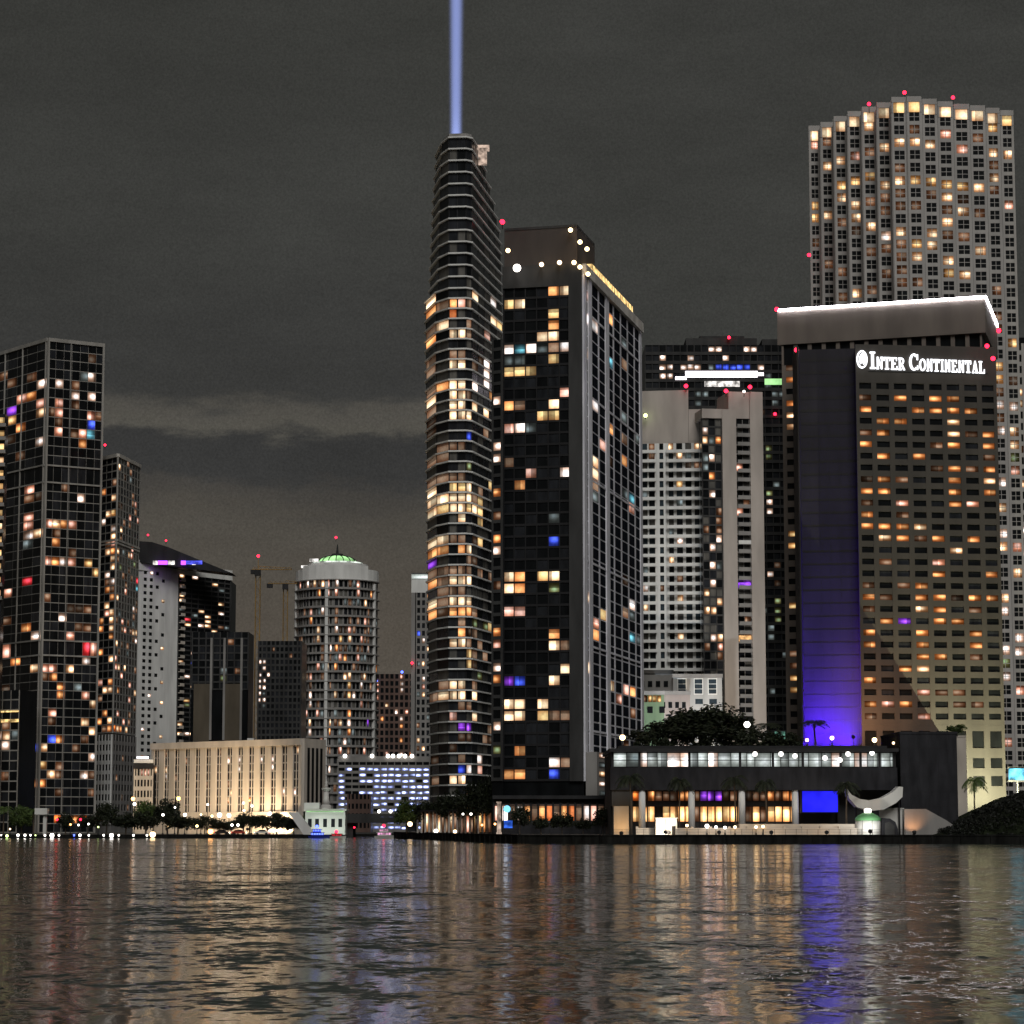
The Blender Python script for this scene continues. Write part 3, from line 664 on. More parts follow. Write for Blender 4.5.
def dark_tower():
    Y = 600; z = zt(265, Y); C = xy(582, 265, Y); R = corner(640, 325, z)
    d = ((R[0] - C[0]), (R[1] - C[1])); L = math.hypot(*d); u = (d[0] / L, d[1] / L); nL = (-u[1], u[0])   # left along the front
    wfull = C[0] - xy(503, 400, Y)[0]; wl = wfull / u[1]
    A = (C[0] + nL[0] * wl, C[1] + nL[1] * wl); K = (A[0] + d[0], A[1] + d[1])
    t = Tower('apartment_tower', 'black glass apartment tower with scattered warm rooms and a grey gridded right side', C)
    t.mb('body', 'glass_black').prism([A, C, R, K], 1.5, z)
    zb = 14
    t.face(A, C, zb, z - 5, 7, 43, .25, .55, .35, 'paint_black', .03, 'dfdka', ('glass_black', 'glass_black', 'glass_dark'), edge=.4)
    fr = Fr(A, C); t.mb('corner_pier', 'concrete_dark').fbox(fr, fr.L - 3.2, fr.L, .3, .9, zb, z)
    t.mb('parapet', 'concrete_dark').fbox(fr, 0, fr.L, -.5, .7, z - 5, z + .4)
    t.face(C, R, zb, z - 2.5, 8, 43, 2.0, .4, .14, 'frame_blue', .035, 'dkcfe', ('glass_matte',), edge=1.5, sdep=.1)
    fr = Fr(C, R)
    for q, h in ((0, 3.5), (.1, 2), (.38, 2.2), (1, 3)): t.mb('corner_pier', 'frame_blue').fbox(fr, max(0, fr.L * q - h), min(fr.L, fr.L * q + h), .1, .45, zb, z - 2.2)
    for q in range(6): t.mb('trim', 'frame_blue').fbox(fr, 0, fr.L, 0.1, .3, zb + (z - 2.5 - zb) * (q + .6) / 6 - .3, zb + (z - 2.5 - zb) * (q + .6) / 6 + .2)
    t.mb('trim', 'frame_light').fbox(fr, 0, fr.L, -.5, 1.0, z - 2.2, z + .3)
    # crown
    zc = zt(226, Y); s = 0.28
    c1 = (C[0] + nL[0] * 1.2, C[1] + nL[1] * 1.2 + .6); a1 = (A[0] - nL[0] * .3, A[1] + .8)
    c2 = (c1[0] + d[0] * s, c1[1] + d[1] * s); a2 = (a1[0] + d[0] * s, a1[1] + d[1] * s)
    t.mb('crown', 'granite_gloom').prism([a1, c1, c2, a2], z + .45, zc)
    t.mb('crown_cap', 'concrete_dark').prism([(p[0], p[1] - .15) for p in (a1, c1, c2, a2)], zc, zc + .6)
    # the lit slanted roof light strip on the right side
    p = [P(591, 273, 604), P(592, 268, 604), P(626, 302, 645), P(627, 307, 645)]
    o = t.mb('roof_light_strip', 'strip_warm'); f2 = Fr(C, R); o.fbox(f2, L * .1, L * .8, -.5, .9, z + .33, z + 1.9)
    for px, py in ((508, 250.5), (541.5, 264.5), (559.5, 262.5), (574, 262.5), (580, 267), (570.5, 230), (580, 242), (587, 249), (588, 274)):
        q = P(px, py, 599.2); m = MB(); m.ball(q, .55); m.tube((q.x, q.y + .45, q.z), (q.x, q.y + 2.2, q.z), .2, .2, 6, 1); m.build('roof_lamp', ['lamp_warm', 'metal_dark'], t.e)
    q = P(517, 268, 599); m = MB(); m.ball(q, .95); m.tube((q.x, q.y + .8, q.z), (q.x, q.y + 2.5, q.z), .2, .2, 6, 1); m.build('roof_lamp', ['lamp_white', 'metal_dark'], t.e)
    k = 6.0235; t.wide = True
    t.light(490, 210, k, '85,570,c 110,570,y 150,570,c 180,570,c 350,465,a 375,460,a 437,440,c 350,622,y 375,622,y 370,700,a 350,780,c 380,780,c 100,810,w 165,805,t 232,855,w 290,845,e 100,900,e 160,885,e 365,850,d 437,838,w 105,965,y 170,950,y 270,945,y 365,930,y 555,840,d 575,680,w 615,680,w 715,890,t 825,920,w 710,620,a 790,940,d 780,800,e')
    t.light(490, 370, k, '105,215,a 180,210,d 360,183,a 390,183,c 445,165,k 350,262,y 385,262,y 108,362,k 170,360,w 280,362,e 115,590,d 277,635,k 195,665,a 450,620,w 495,622,c 385,880,e 380,1000,b 645,235,w 720,362,a 655,460,k 655,550,c 790,270,e 795,410,d 875,398,e 795,550,a 628,650,c 650,680,d 630,755,e 790,755,e 845,785,t 845,860,k')
    t.light(490, 530, k, '380,45,b 115,280,c 180,285,a 120,350,c 185,362,a 350,270,y 385,270,c 388,350,g 120,515,k 185,510,k 495,570,y 390,655,y 360,655,a 388,727,c 465,715,d 500,715,e 497,800,a 370,875,c 410,875,c 465,868,c 497,870,a 120,880,p 188,885,b 665,520,y 630,600,k 632,665,a 580,800,c 855,460,w 810,500,d 855,670,t 740,905,c 815,930,k 860,940,a')
    t.light(410, 660, 5.12, '515,215,c 575,215,c 515,285,c 575,285,c 658,220,c 660,280,y 748,275,d 805,268,d 572,480,a 748,545,w 810,530,d 518,600,a 590,610,a 515,668,c 545,668,a 588,668,a 725,605,b 750,665,y')
    t.red(502.5, 222, 598.5, .75)
    # parking podium with white lights, right of the front
    zp = zt(752, 600); f3 = Fr(C, R); t.mb('podium_wall', 'concrete_grey').fbox(f3, 0, L * .55, .5, 3.2, 1.5, zp)
    for i in range(5):
        za = zt(795 - i * 9.5, 600)
        for j in range(4): t.pane(f3, L * (.03 + j * .13), L * (.13 + j * .13), za, za + 1.1, ('w', 'e', 'c', 'w')[(i * 3 + j) % 4] if i else 'e')
    for c in t.cells[-20:]: c[0] = Fr(f3.at(0, 3.25), f3.at(L, 3.25))
    t.finish()
    # narrow wing at its left
    Y = 597; z = zt(338, Y); A2 = xy(492.5, 338, Y + 3); B2 = xy(503, 338, Y + 1.2)
    t = Tower('apartment_wing', 'narrow dark wing with one stack of lit rooms left of the black apartment tower', A2)
    t.mb('body', 'glass_black').prism([A2, B2, shift(B2, 0, 20), shift(A2, 0, 20)], 1.5, z)
    t.face(A2, B2, 14, z, 1, 38, .5, .8, .35, 'concrete_dark', .04, 'da', ('glass_black',), edge=.45)
    t.light(490, 370, k, '40,190,w 40,460,w 45,520,w 45,710,a 50,905,d'); t.light(490, 530, k, '50,75,a 50,135,w 50,350,d 60,590,a 55,660,k 55,800,k 55,870,a')
    t.light(410, 660, 5.12, '460,360,w 460,480,g 455,60,k 455,10,w')
    t.finish()
    # restaurant row at the foot
    Y = 588; A = xy(494, 800, Y); B = xy(612, 800, Y); z = zt(799, Y)
    t = Tower('restaurant_row', 'row of orange lit restaurant fronts along the foot of the black apartment tower', A, 'restaurant')
    t.mb('body', 'concrete_dark').prism([A, B, shift(B, 0, 9), shift(A, 0, 9)], 1.75, z)
    fr = Fr(A, B); t.mb('roof_edge', 'metal_dark').fbox(fr, -.3, fr.L + .3, -.5, 1.6, z, z + .8)
    cols = 16; cw = fr.L / cols; pat = 'pwdwadaodaodwrda'
    for i in range(cols):
        z0, z1 = zt(820.5, Y), zt(806, Y)
        t.pane(fr, i * cw + .25, (i + 1) * cw - .25, z0, z1, {'o': 'O', 'a': 'A', 'w': 'W', 'd': 'D', 'p': 'K', 'r': 'K'}[pat[i]])
        t.mb('pier', 'metal_dark').fbox(fr, i * cw - .2, i * cw + .2, 0, .5, 1.75, z)
        t.mb('awning', 'brick_brown').fbox(fr, i * cw + .3, (i + 1) * cw - .3, .4, 1.5, z1 + .1, z1 + .35)
    t.mb('low_wall', 'stone_dark').fbox(fr, 0, fr.L, 1.8, 2.2, 1.75, zt(823, Y))
    t.finish()
dark_tower()

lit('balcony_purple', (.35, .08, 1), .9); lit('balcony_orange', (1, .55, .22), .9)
def white_condo():
    Y = 760; z1 = zt(390, Y)
    A = xy(641, 420, Y + 2); B = xy(690, 420, Y); 
    t = Tower('white_condo', 'white condominium tower with a grid of balconies, lower and left of the pale pair', B)
    M1 = xy(703, 600, Y)
    A = xy(640, 600, Y + 2)
    t.mb('body', 'glass_dark').prism([A, M1, shift(M1, 0, 24), shift(A, 0, 24)], 1.75, zt(443, Y))
    t.mb('blank_wall', 'concrete_condo').prism([shift(A, 0, .1), xy(690, 600, Y), shift(xy(690, 600, Y), 0, 22), shift(A, 0, 22)], zt(443, Y), z1)
    t.mb('blank_wall', 'concrete_condo').prism([shift(xy(690, 600, Y), .1, .4), shift(M1, 0, .2), shift(M1, 0, 20), shift(xy(690, 600, Y), .1, 20)], zt(443, Y) + .01, zt(409, Y))
    zb, zu = zt(690, Y), zt(443, Y); rows = 26
    F1 = Fr(A, M1); f = lambda px: F1.L * (px - 640) / 63
    def sub(a, b): return (F1.at(f(a), 0), F1.at(f(b), 0))
    t.face(*sub(640, 658), zb, zu, 2, rows, .5, .5, .4, 'concrete_white', .06, 'ddec', ('glass_black', 'glass_dark', 'glass_blue', 'glass_curtained'), edge=.7)
    t.face(*sub(658, 667), zb, zu, 1, rows, .6, .9, .7, 'concrete_white', .02, 'de', ('glass_black', 'glass_blue'), edge=.75)
    t.face(*sub(667, 703), zb, zu, 4, rows, .9, .5, .4, 'concrete_white', .06, 'ddefc', ('glass_black', 'glass_dark', 'glass_blue', 'glass_curtained'), edge=.8)
    for r in range(rows):
        za = zb + (zu - zb) * r / rows
        for a, b in ((641, 657), (667.5, 703)):
            m = MB(); m.fbox(F1, f(a), f(b), .36, 1.9, za - .15, za + .15); m.fbox(F1, f(a), f(b), 1.75, 1.9, za + .15, za + .75)
            m.fbox(F1, f(a), f(a) + .15, .4, 1.9, za + .15, za + .75); m.build('balcony', 'concrete_white', t.e)
    t.light(630, 320, 6.0235, '265,780,c 285,830,c 405,790,c 380,850,d 110,560,y'); t.light(630, 470, 6.0235, '285,100,y 285,405,w 280,215,e 300,795,c 100,745,w 100,825,c')
    t.red(686, 386, Y - 1, .8); t.red(645.5, 415.5, Y - .4, .8, 'lamp_green', .5)
    t.finish()
    # right half
    Y2 = 752; A = xy(703, 600, Y2); B = xy(764, 600, Y2 + 3)
    t = Tower('beige_condo', 'beige condominium tower with blank piers and a purple lit balcony, right of the white one', A)
    F2 = Fr(A, B); g = lambda px: F2.L * (px - 703) / 61
    za = zt(410, Y2); zt2 = zt(391, Y2)
    t.mb('body', 'glass_dark').prism([A, B, shift(B, 0, 26), shift(A, 0, 26)], 1.75, za - .6)
    w = t.mb('wall', 'concrete_condo')
    w.fbox(F2, g(723), g(737), 0, 1.2, 1.75, za); w.fbox(F2, g(751), F2.L, 0, 1.2, 1.75, zt2)
    w.fbox(F2, 0, g(737), -14, .9, za - 2.5, za + .3); w.fbox(F2, g(730), g(751), -14, .6, za - 2.4, zt2); w.fbox(F2, g(751), F2.L, -14, 0, za, zt2 - .02)
    def sub2(a, b): return (F2.at(g(a), 0), F2.at(g(b), 0))
    zb = zt(716, Y2)
    t.face(*sub2(703, 723), zb, za - 2.6, 3, 33, .25, .5, .4, 'concrete_dark', .08, 'ddkce', ('glass_black', 'glass_dark', 'glass_curtained'))
    t.face(*sub2(737, 751), zb, za - 2.6, 2, 33, .2, .5, .3, 'concrete_grey', .03, 'ddk', ('glass_black', 'glass_dark', 'glass_curtained'))
    for r in range(33):
        zz = zb + (za - 2.6 - zb) * r / 33
        m = MB(); m.fbox(F2, g(738), g(750.5), .36, 1.6, zz, zz + .25); m.fbox(F2, g(738), g(750.5), 1.5, 1.6, zz + .25, zz + 1.1); m.build('balcony', 'concrete_grey' if r != 19 else 'concrete_white', t.e)
    t.light(630, 320, 6.0235, '465,650,w 460,700,k 530,745,a 475,855,w 480,945,a 665,900,k 470,740,c'); t.light(630, 470, 6.0235, '485,150,w 525,265,d 525,360,d 525,405,w 485,455,w 488,560,w 490,660,w 495,825,c 690,705,p 730,710,p')
    t.light(630, 600, 6.0235, '500,235,w 555,240,c 565,295,k 700,240,c 740,255,a 480,45,c')
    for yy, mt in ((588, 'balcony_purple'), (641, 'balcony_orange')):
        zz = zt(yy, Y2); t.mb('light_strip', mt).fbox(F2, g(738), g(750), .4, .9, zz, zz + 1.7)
    t.red(726, 391, Y2 - 1, .8); t.red(750, 387, Y2 - 1, .8); t.red(744, 391.5, Y2 - 1, .5, 'lamp_white')
    t.finish()
    # podium blocks
    Y3 = 735
    for lab, x0, x1, y0, y1, mat, dy in (
        ('white podium house with three tall windows in front of the pale condominium towers', 673, 722, 675, 722, 'concrete_dull', 0),
        ('grey blank podium block under the left end of the white condominium', 637, 673, 671, 745, 'concrete_grey', 2),
        ('pinkish low block between the green wall and the white podium house', 659, 690, 692, 745, 'concrete_pinkish', -6),
        ('low green walled block with a yellow lit gallery right of the black tower', 634, 664, 692, 745, 'wall_green', -10)):
        Yc = Y3 + dy; A = xy(x0, y0, Yc); B = xy(x1, y0, Yc); z = zt(y0, Yc)
        t = Tower('podium_block', lab, A, 'building'); fr = Fr(A, B)
        t.mb('wall', mat).prism([A, B, shift(B, 0, 10), shift(A, 0, 10)], 1.75, z)
        t.mb('roof_edge', 'concrete_grey' if mat != 'concrete_grey' else 'concrete_dark').fbox(fr, -.2, fr.L + .2, -.3, .3, z - .8, z + .3)
        if mat == 'concrete_dull':
            for q in (678, 694.5, 708.5):
                a = fr.L * (q - x0) / (x1 - x0); fm = MB(); b = a + 2.2
                fm.fbox(fr, a - .25, b + .25, .02, .25, zt(694, Yc) - .2, zt(679, Yc) + .25); o = fm.build('window_frame', 'paint_white', t.e)
                for i in range(3): t.pane(Fr(fr.at(0, .2), fr.at(fr.L, .2)), a, b, zt(694 - 5 * i, Yc) + .1, zt(689 - 5 * i, Yc) - .1, 'glass_blue')
            for q in (695, 709): t.pane(fr, fr.L * (q - x0) / (x1 - x0), fr.L * (q - x0) / (x1 - x0) + 2.2, zt(704, Yc), zt(699, Yc), 'glass_blue')
        elif mat == 'wall_green':
            for i in range(6): t.pane(fr, fr.L * (.02 + i * .15), fr.L * (.15 + i * .15), zt(702, Yc), zt(695.5, Yc), 'y' if i != 2 else 'd')
            for i in range(3): t.pane(fr, fr.L * (.04 + i * .4), fr.L * (.22 + i * .4), zt(713, Yc), zt(706.5, Yc), 'glass_black')
        else:
            for i in range(4): t.pane(fr, fr.L * (.08 + i * .22), fr.L * (.2 + i * .22), zt(y0 + 16, Yc), zt(y0 + 10, Yc), 'glass_black')
        t.finish()
white_condo()

def bank_tower():
    Y = 950; A = xy(645, 345, Y); B = xy(792, 340, Y); z = zt(345, Y)
    t = Tower('office_tower', 'dark office tower with bright white floor bands standing behind the pale condominium pair', A)
    t.mb('body', 'glass_black').prism([A, B, shift(B, 0, 30), shift(A, 0, 30)], 1.75, z)
    fr = Fr(A, B); f = lambda px: fr.L * (px - 645) / 147
    t.mb('roof_block', 'concrete_dark').fbox(fr, f(686), f(757), -20, -.4, z, zt(338, Y)); t.mb('roof_block', 'concrete_dark').fbox(fr, f(762), f(780), -20, -.4, z, zt(339, Y))
    t.mb('roof_block', 'concrete_dark').fbox(fr, f(700), f(745), -14, -3, zt(338, Y), zt(334.5, Y))
    for i in range(46):
        za = zt(352 + i * 9.0, Y)
        t.mb('curtain_wall', 'concrete_dark').fbox(fr, 0, fr.L, 0, .5, za - 1.2, za)
        for j in range(21):
            lo = i > 8
            t.pane(fr, fr.L * j / 21 + .2, fr.L * (j + 1) / 21 - .2, za, za + 2.1, None, .05 if i < 7 else .06 if j > 16 else .02, 'eeef' if i < 7 else 'geef', ('glass_black', 'glass_dark'))
    for j in range(21): t.mb('curtain_wall', 'concrete_dark').fbox(fr, fr.L * j / 21 - .15, fr.L * j / 21 + .15, .03, .4, 1.75, z)
    s = t.mb('light_strip', 'strip_white'); s.fbox(fr, f(685), f(757), .55, .8, zt(377.5, Y), zt(371.5, Y)); s.fbox(fr, f(675), f(686), .55, .8, zt(380, Y), zt(377, Y)); s.fbox(fr, f(755), f(763), .55, .8, zt(376, Y), zt(373, Y))
    t.mb('light_strip', 'glow_white').fbox(fr, f(704), f(739), .55, .8, zt(387, Y), zt(381.5, Y))
    t.mb('light_strip', 'dome_green').fbox(fr, f(764), f(781), .55, .8, zt(385, Y), zt(379, Y))
    t.light(630, 320, 6.0235, '185,230,w 210,230,w 190,290,w 220,290,w 190,350,w 220,350,w 350,215,w 375,215,w 490,195,w 520,195,w 597,203,w 720,190,w 745,190,w 310,285,w 350,272,w 380,272,w 410,272,w 475,270,e 505,270,e 550,262,b 590,262,b 620,260,b 655,260,b 690,260,b 775,265,w 860,440,e 860,500,e 845,755,g 845,810,g 390,460,e 395,520,e', 6)
    t.light(630, 470, 6.0235, '855,150,g 855,200,w 855,250,w 865,630,w 880,770,g 990,605,e 880,890,g 820,850,e 830,945,e 835,1000,e', 6)
    t.red(729, 337.5, Y - 1, .8, post=.4); t.red(775, 414, Y - 1, .8, post=.2)
    t.finish()
bank_tower()

def serrated_tower():
    ztop = zt(106.8, 800)
    Yb = [834.8, 830.4, 823.2, 817.3, 812, 807, 800.8, 800, 802.8, 805.8, 808.7, 810.4, 813.3, 816.2]
    bx = [810.5, 822.5, 836, 850, 864.5, 879.5, 894.5, 910, 925.5, 941, 957, 973.5, 989.5, 1004, 1018]
    Q = [xy(b, 300, 805)[0] for b in bx]
    def qx(i, Y): return xy(bx[i], 300, Y)[0]
    z = ztop + 2.45
    t = Tower('serrated_tower', 'tallest tower at the right with stepped bays of square windows and lit top storey', (Q[7], 800))
    rows = 55
    zb = 2.0; fh = (z - 4.3 - zb) / rows
    for i in range(14):
        A = (qx(i, Yb[i]) + .12, Yb[i]); B = (qx(i + 1, Yb[i]) - .12, Yb[i])
        zz = z if i not in (0,) else z
        t.mb('body', 'glass_black').prism([A, B, (B[0] * 870 / Yb[i], 870 - i * .01), (A[0] * 870 / Yb[i], 870 - i * .01)], zb, z)
        t.face(A, B, zb, z - 4.3, 1, rows, 1.5, 1.25, .35, 'granite_grey', .09, 'dcdkdf', ('glass_black',), cross=.18, edge=.75)
        fr = Fr(A, B)
        m = t.mb('crown', 'granite_grey'); m.fbox(fr, 0, fr.L, 0, .6, z - .9, z + .9); m.fbox(fr, 0, .6, 0, .5, z - 4.3, z - .9); m.fbox(fr, fr.L - .6, fr.L, 0, .5, z - 4.3, z - .9)
        t.pane(fr, .62, fr.L - .62, z - 4.2, z - .95, 'C' if i not in (6, 7, 13) else 'Y')
        m = t.mb('side_wall', 'granite_grey')
        if i < 13:
            e_ = abs(Yb[i + 1] - Yb[i]); y0 = min(Yb[i], Yb[i + 1]); x0 = qx(i + 1, y0)
            if e_ > .2: m.prism([(x0 - .11, y0 + .02), (x0 + .11, y0 + .02), (x0 * (y0 + e_ + 1) / y0 + .11, y0 + e_ + 1), (x0 * (y0 + e_ + 1) / y0 - .11, y0 + e_ + 1)], zb, z)
    # right return, at the frame edge
    A = (Q[14], 817); B = (Q[14] + 4.5, 833); C = (Q[14] + 14, 833)
    t.mb('body', 'glass_black').prism([A, B, C, (C[0], 866), (A[0], 866)], zb, zt(330, 820))
    t.face(A, (Q[14] + 7, 818), zb, zt(345, 820), 2, 42, .9, 1.4, .45, 'granite_grey', .2, 'dckdw', ('glass_black',))
    k = 4.265
    t.light(790, 70, k, '130,325,k 360,247,c 185,343,d 295,355,k 405,320,c 462,300,c 525,295,c 590,310,c 662,285,k 880,255,y 935,340,b 735,348,k 800,310,d 860,365,c 935,378,c 855,418,d 135,415,c 190,398,c 230,510,y 285,495,y 340,468,y 405,468,c 465,465,c 525,463,y 597,472,y 665,478,y 730,490,y 822,525,c 405,530,d 455,525,d 600,520,d 660,538,c 225,560,c 285,582,c 340,582,d 405,580,d 455,585,d 545,572,d 655,590,d 725,605,c 125,598,y 120,640,y 165,630,c 285,648,c 345,643,c 685,650,c 225,655,d 410,685,w 475,680,c 610,685,c 665,695,d 120,742,d 410,740,d 465,742,d 540,740,y 605,742,c 735,710,d 815,757,c 160,815,d 350,800,d 465,790,d 545,790,c 675,800,c 675,857,y 750,868,c 210,865,d 465,850,d 415,855,d 460,890,d 540,890,d 210,965,d 355,945,d 890,940,d', 7)
    t.light(960, 300, 5.12, '205,90,d 210,150,d 215,335,y 210,410,y 215,470,d 210,540,w 220,605,d 220,655,w 220,925,w 280,220,y 290,475,c 285,555,w 290,665,c 290,790,g', 9)
    t.light(960, 490, 5.12, '225,90,c 222,220,w 245,290,c 235,540,c 235,600,w 320,210,w 315,290,k 310,415,c 312,605,w 270,740,w 255,810,w 320,830,w 260,885,g 260,935,w 275,1000,k', 9)
    for x, y, Y in ((869, 104, 805), (904.5, 92.5, 803), (953, 97.5, 806), (809, 255, 826)): t.red(x, y, Y, .8, post=2.5 if y < 200 else .3)
    t.finish()
serrated_tower()

# ============ hotel with the lit sign
GL = {'I': [[(0, 0), (.34, 1)], ], }
def hotel():
    HS = 1.165
    Y0, Y1 = 515.0 * HS, 518.3 * HS
    A = xy(856.5, 450, Y0); B = xy(997.5, 450, Y1)
    zc0 = zt(303, 520 * HS)
    R = xy(985, 298, 522.0 * HS); zc = zt(298, 522.0 * HS); L = corner(777, 311.5, zc); K = corner(997, 327, zc)
    t = Tower('hotel_tower', 'brown stone hotel with white lit roof edge, glowing sign and purple light on its wall', (A[0], A[1]), 'hotel')
    zu = zt(347, Y0 + 1.5)
    # rear prism and overhanging crown
    bk = (L[0] + 22, L[1] + 26)
    zd = zt(336, 526 * HS)
    t.mb('crown', 'granite_brown').prism([L, R, K, bk], zd, zc)
    inn = [(L[0] + 1.2, L[1] + .6), (R[0] - .6, R[1] + 1.6), (K[0] - .6, K[1] + .3), (bk[0], bk[1] - 1)]
    t.mb('body', 'glass_black').prism(inn, 1.75, zd)
    f = Fr(inn[0], inn[1])
    n = 14
    for i in range(n + 1): t.mb('crown_pier', 'granite_brown').fbox(f, f.L * i / n - .5 if i else 0, min(f.L, f.L * i / n + .5), 0, .55, zu - .3, zd - .02)
    # left strip with one stack of windows
    S = xy(778.5, 450, 534.6 * HS); f0 = Fr(inn[0], inn[1])
    e1 = f0.at(f0.L * .125, .15)
    t.face(f0.at(0, .0), f0.at(f0.L * .128, .0), 1.75, zu - .3, 1, 39, 2.2, 1.55, .5, 'granite_brown', .05, 'da', ('glass_black',), edge=1.0)
    # block with the window grid
    bk0 = (A[0] + 2, A[1] + 9); bk1 = (B[0] + 3.0, B[1] + 22)
    t.mb('block', 'granite_block').prism([A, B, bk1, bk0], 1.75, zu)
    F1 = Fr(A, B)
    cols = 8; zr0 = zt(753, Y0 + 1.7); 
    zlo = zt(725, 516.7 * HS); zhi = zt(384, 516.7 * HS); rows = 29
    t.face(A, B, zlo, zhi, cols, rows, 1.25, 1.3, .5, 'granite_block', .06, 'ddaf', ('glass_black', 'glass_black', 'glass_black', 'glass_dark'), edge=.8, heads=.1)
    w = t.mb('wall', 'granite_block'); w.fbox(F1, 0, F1.L, 0, .5, zhi + .01, zu + .3)
    # tall windows and lower storeys
    w.fbox(F1, 0, F1.L, 0, .5, zt(731, 516.7 * HS), zlo - .01)
    cw = F1.L / cols
    zs = [(zt(748, 516.7 * HS), zt(731, 516.7 * HS)), (zt(768, 516.7 * HS), zt(758, 516.7 * HS)), (zt(786, 516.7 * HS), zt(776, 516.7 * HS))]
    prev = zt(731, 516.7 * HS)
    for (a, b) in zs:
        if prev - b > .1: w.fbox(F1, 0, F1.L, 0, .5, b + .01, prev - .01)
        for i in range(cols + 1): w.fbox(F1, max(0, i * cw - .75), min(F1.L, i * cw + .75), 0, .5, a, b)
        for i in range(cols): t.pane(F1, i * cw + .75, (i + 1) * cw - .75, a, b, 'glass_black')
        prev = a
    w.fbox(F1, 0, F1.L, 0, .5, 1.75, prev - .01)
    # blank wall set back beside the block, to confine its purple light
    W0 = xy(799.5, 450, 519.5 * HS); W1 = xy(858.5, 450, 517.8 * HS)
    t.mb('blank_wall', 'granite_dark').prism([W0, W1, shift(W1, 2, 6), shift(W0, 2, 12)], 1.75, zu + .01)
    fw = Fr(W0, W1)
    for k in range(1, 33):
        zz = 16 + (zu - 16) * k / 33; t.mb('wall_joint', 'paint_black').fbox(fw, .05, fw.L - .05, .0, .03, zz, zz + .09)
    for k in range(1, 6): t.mb('wall_joint', 'paint_black').fbox(fw, fw.L * k / 6, fw.L * k / 6 + .07, .005, .033, 14, zu - .2)
    shield0 = xy(798.2, 450, 515.5 * HS); shield1 = xy(799.6, 450, 515.5 * HS)
    t.mb('light_shield', 'granite_dark').prism([shield0, shield1, shift(W0, .3, -.02), shift(W0, -.3, 10)], 1.75, zu + .02)  # added to shield the left strip from the purple floodlights
    # roof light strip
    s = t.mb('roof_light_strip', 'edge_white'); fa = Fr(L, R); fb = Fr(R, K)
    s.fbox(fa, .2, fa.L + .3, -.2, .35, zc + .02, zc + .52); s.fbox(fb, .1, fb.L, -.2, .35, zc + .03, zc + .5)
    s2 = t.mb('corner_light', 'lamp_red'); p = L; s2.ball((p[0] - .1, p[1] - .3, zc + .5), .55); s2.ball((K[0] + .4, K[1] - .2, zc - 1.0), .6)
    for x, y, Y in ((796.5, 350, 518), (987, 346, 514.5), (993, 358.5, 514.8)): t.red(x, y, Y * HS - 1.2, .7, post=.3)
    t.light(774, 420, 4.096, '365,40,d 440,42,a 720,38,c 788,48,d 858,55,a 380,92,a 655,95,d 718,97,a 860,100,a 440,135,a 592,140,a 862,150,d 655,187,d 722,190,a 805,197,d 872,197,a 440,230,a 507,233,d 725,238,a 858,240,c 375,272,a 450,277,a 725,285,a 868,290,a 370,325,d 523,330,k 725,332,a 808,338,k 380,370,a 378,420,a 447,420,a 520,422,a 590,422,c 448,467,c 522,470,a 660,472,a 803,475,a 737,520,c 457,562,d 678,570,k 668,613,a 875,620,a 380,655,d 515,660,d 600,660,a 390,703,a 460,705,d 607,708,a 670,710,a 815,713,a 887,713,a 395,750,d 607,755,c 668,757,a 460,800,a 740,803,a 75,5,c 85,445,y 85,497,y 95,780,y', 7)
    t.light(764, 270, 3.938, '525,488,a 660,490,a 727,492,a 785,492,d 385,530,a 595,541,a 660,543,a 727,543,a 792,547,a 462,585,a 530,588,a 395,622,d 462,625,a 735,622,c 383,488,d 110,430,a 105,537,a 110,590,c 110,380,d', 7)
    t.light(774, 600, 4.096, '460,65,a 740,70,a 535,98,p 380,112,a 610,115,a 820,118,a 395,160,a 605,160,a 815,165,a 608,210,a 675,210,a 810,212,d 530,258,a 608,260,c 395,305,a 615,355,k 478,403,k 755,403,d 400,450,a 540,450,a 628,500,k 405,497,d 95,42,y 100,325,y 100,383,y', 7)
    # the sign: a roundel and serif capitals
    m = MB(); F2 = Fr(F1.at(0, .55), F1.at(F1.L, .55))
    kx = F1.L / (997.5 - 856.5)
    zbot = lambda px: zt(369.0 + (px - 870) * .022, 514.8 * HS)
    PX = 0.2035 * HS
    def stroke(sg, px, w, h, pts):     # filled quads in glyph units 0..1
        z0 = zbot(px)
        for q in pts:
            vs = [(F2.at((px - 856.5 + x * w) * kx, .5 if k else .15) + (z0 + y * h,)) for k in (0, 1) for x, y in q]
            n = len(q); sg.add(vs, [tuple(range(n)), tuple(range(n, 2 * n))] + [(i, (i + 1) % n, n + (i + 1) % n, n + i) for i in range(n)])
    def bx(x0, x1, y0, y1): return [(x0, y0), (x1, y0), (x1, y1), (x0, y1)]
    def arc(cx, cy, rx, ry, tx, ty, a0, a1, n=10):
        out = []
        for i in range(n):
            p, q = a0 + (a1 - a0) * i / n, a0 + (a1 - a0) * (i + 1) / n
            out.append([(cx + (rx - tx) * math.cos(p), cy + (ry - ty) * math.sin(p)), (cx + rx * math.cos(p), cy + ry * math.sin(p)), (cx + rx * math.cos(q), cy + ry * math.sin(q)), (cx + (rx - tx) * math.cos(q), cy + (ry - ty) * math.sin(q))])
        return out
    pi = math.pi
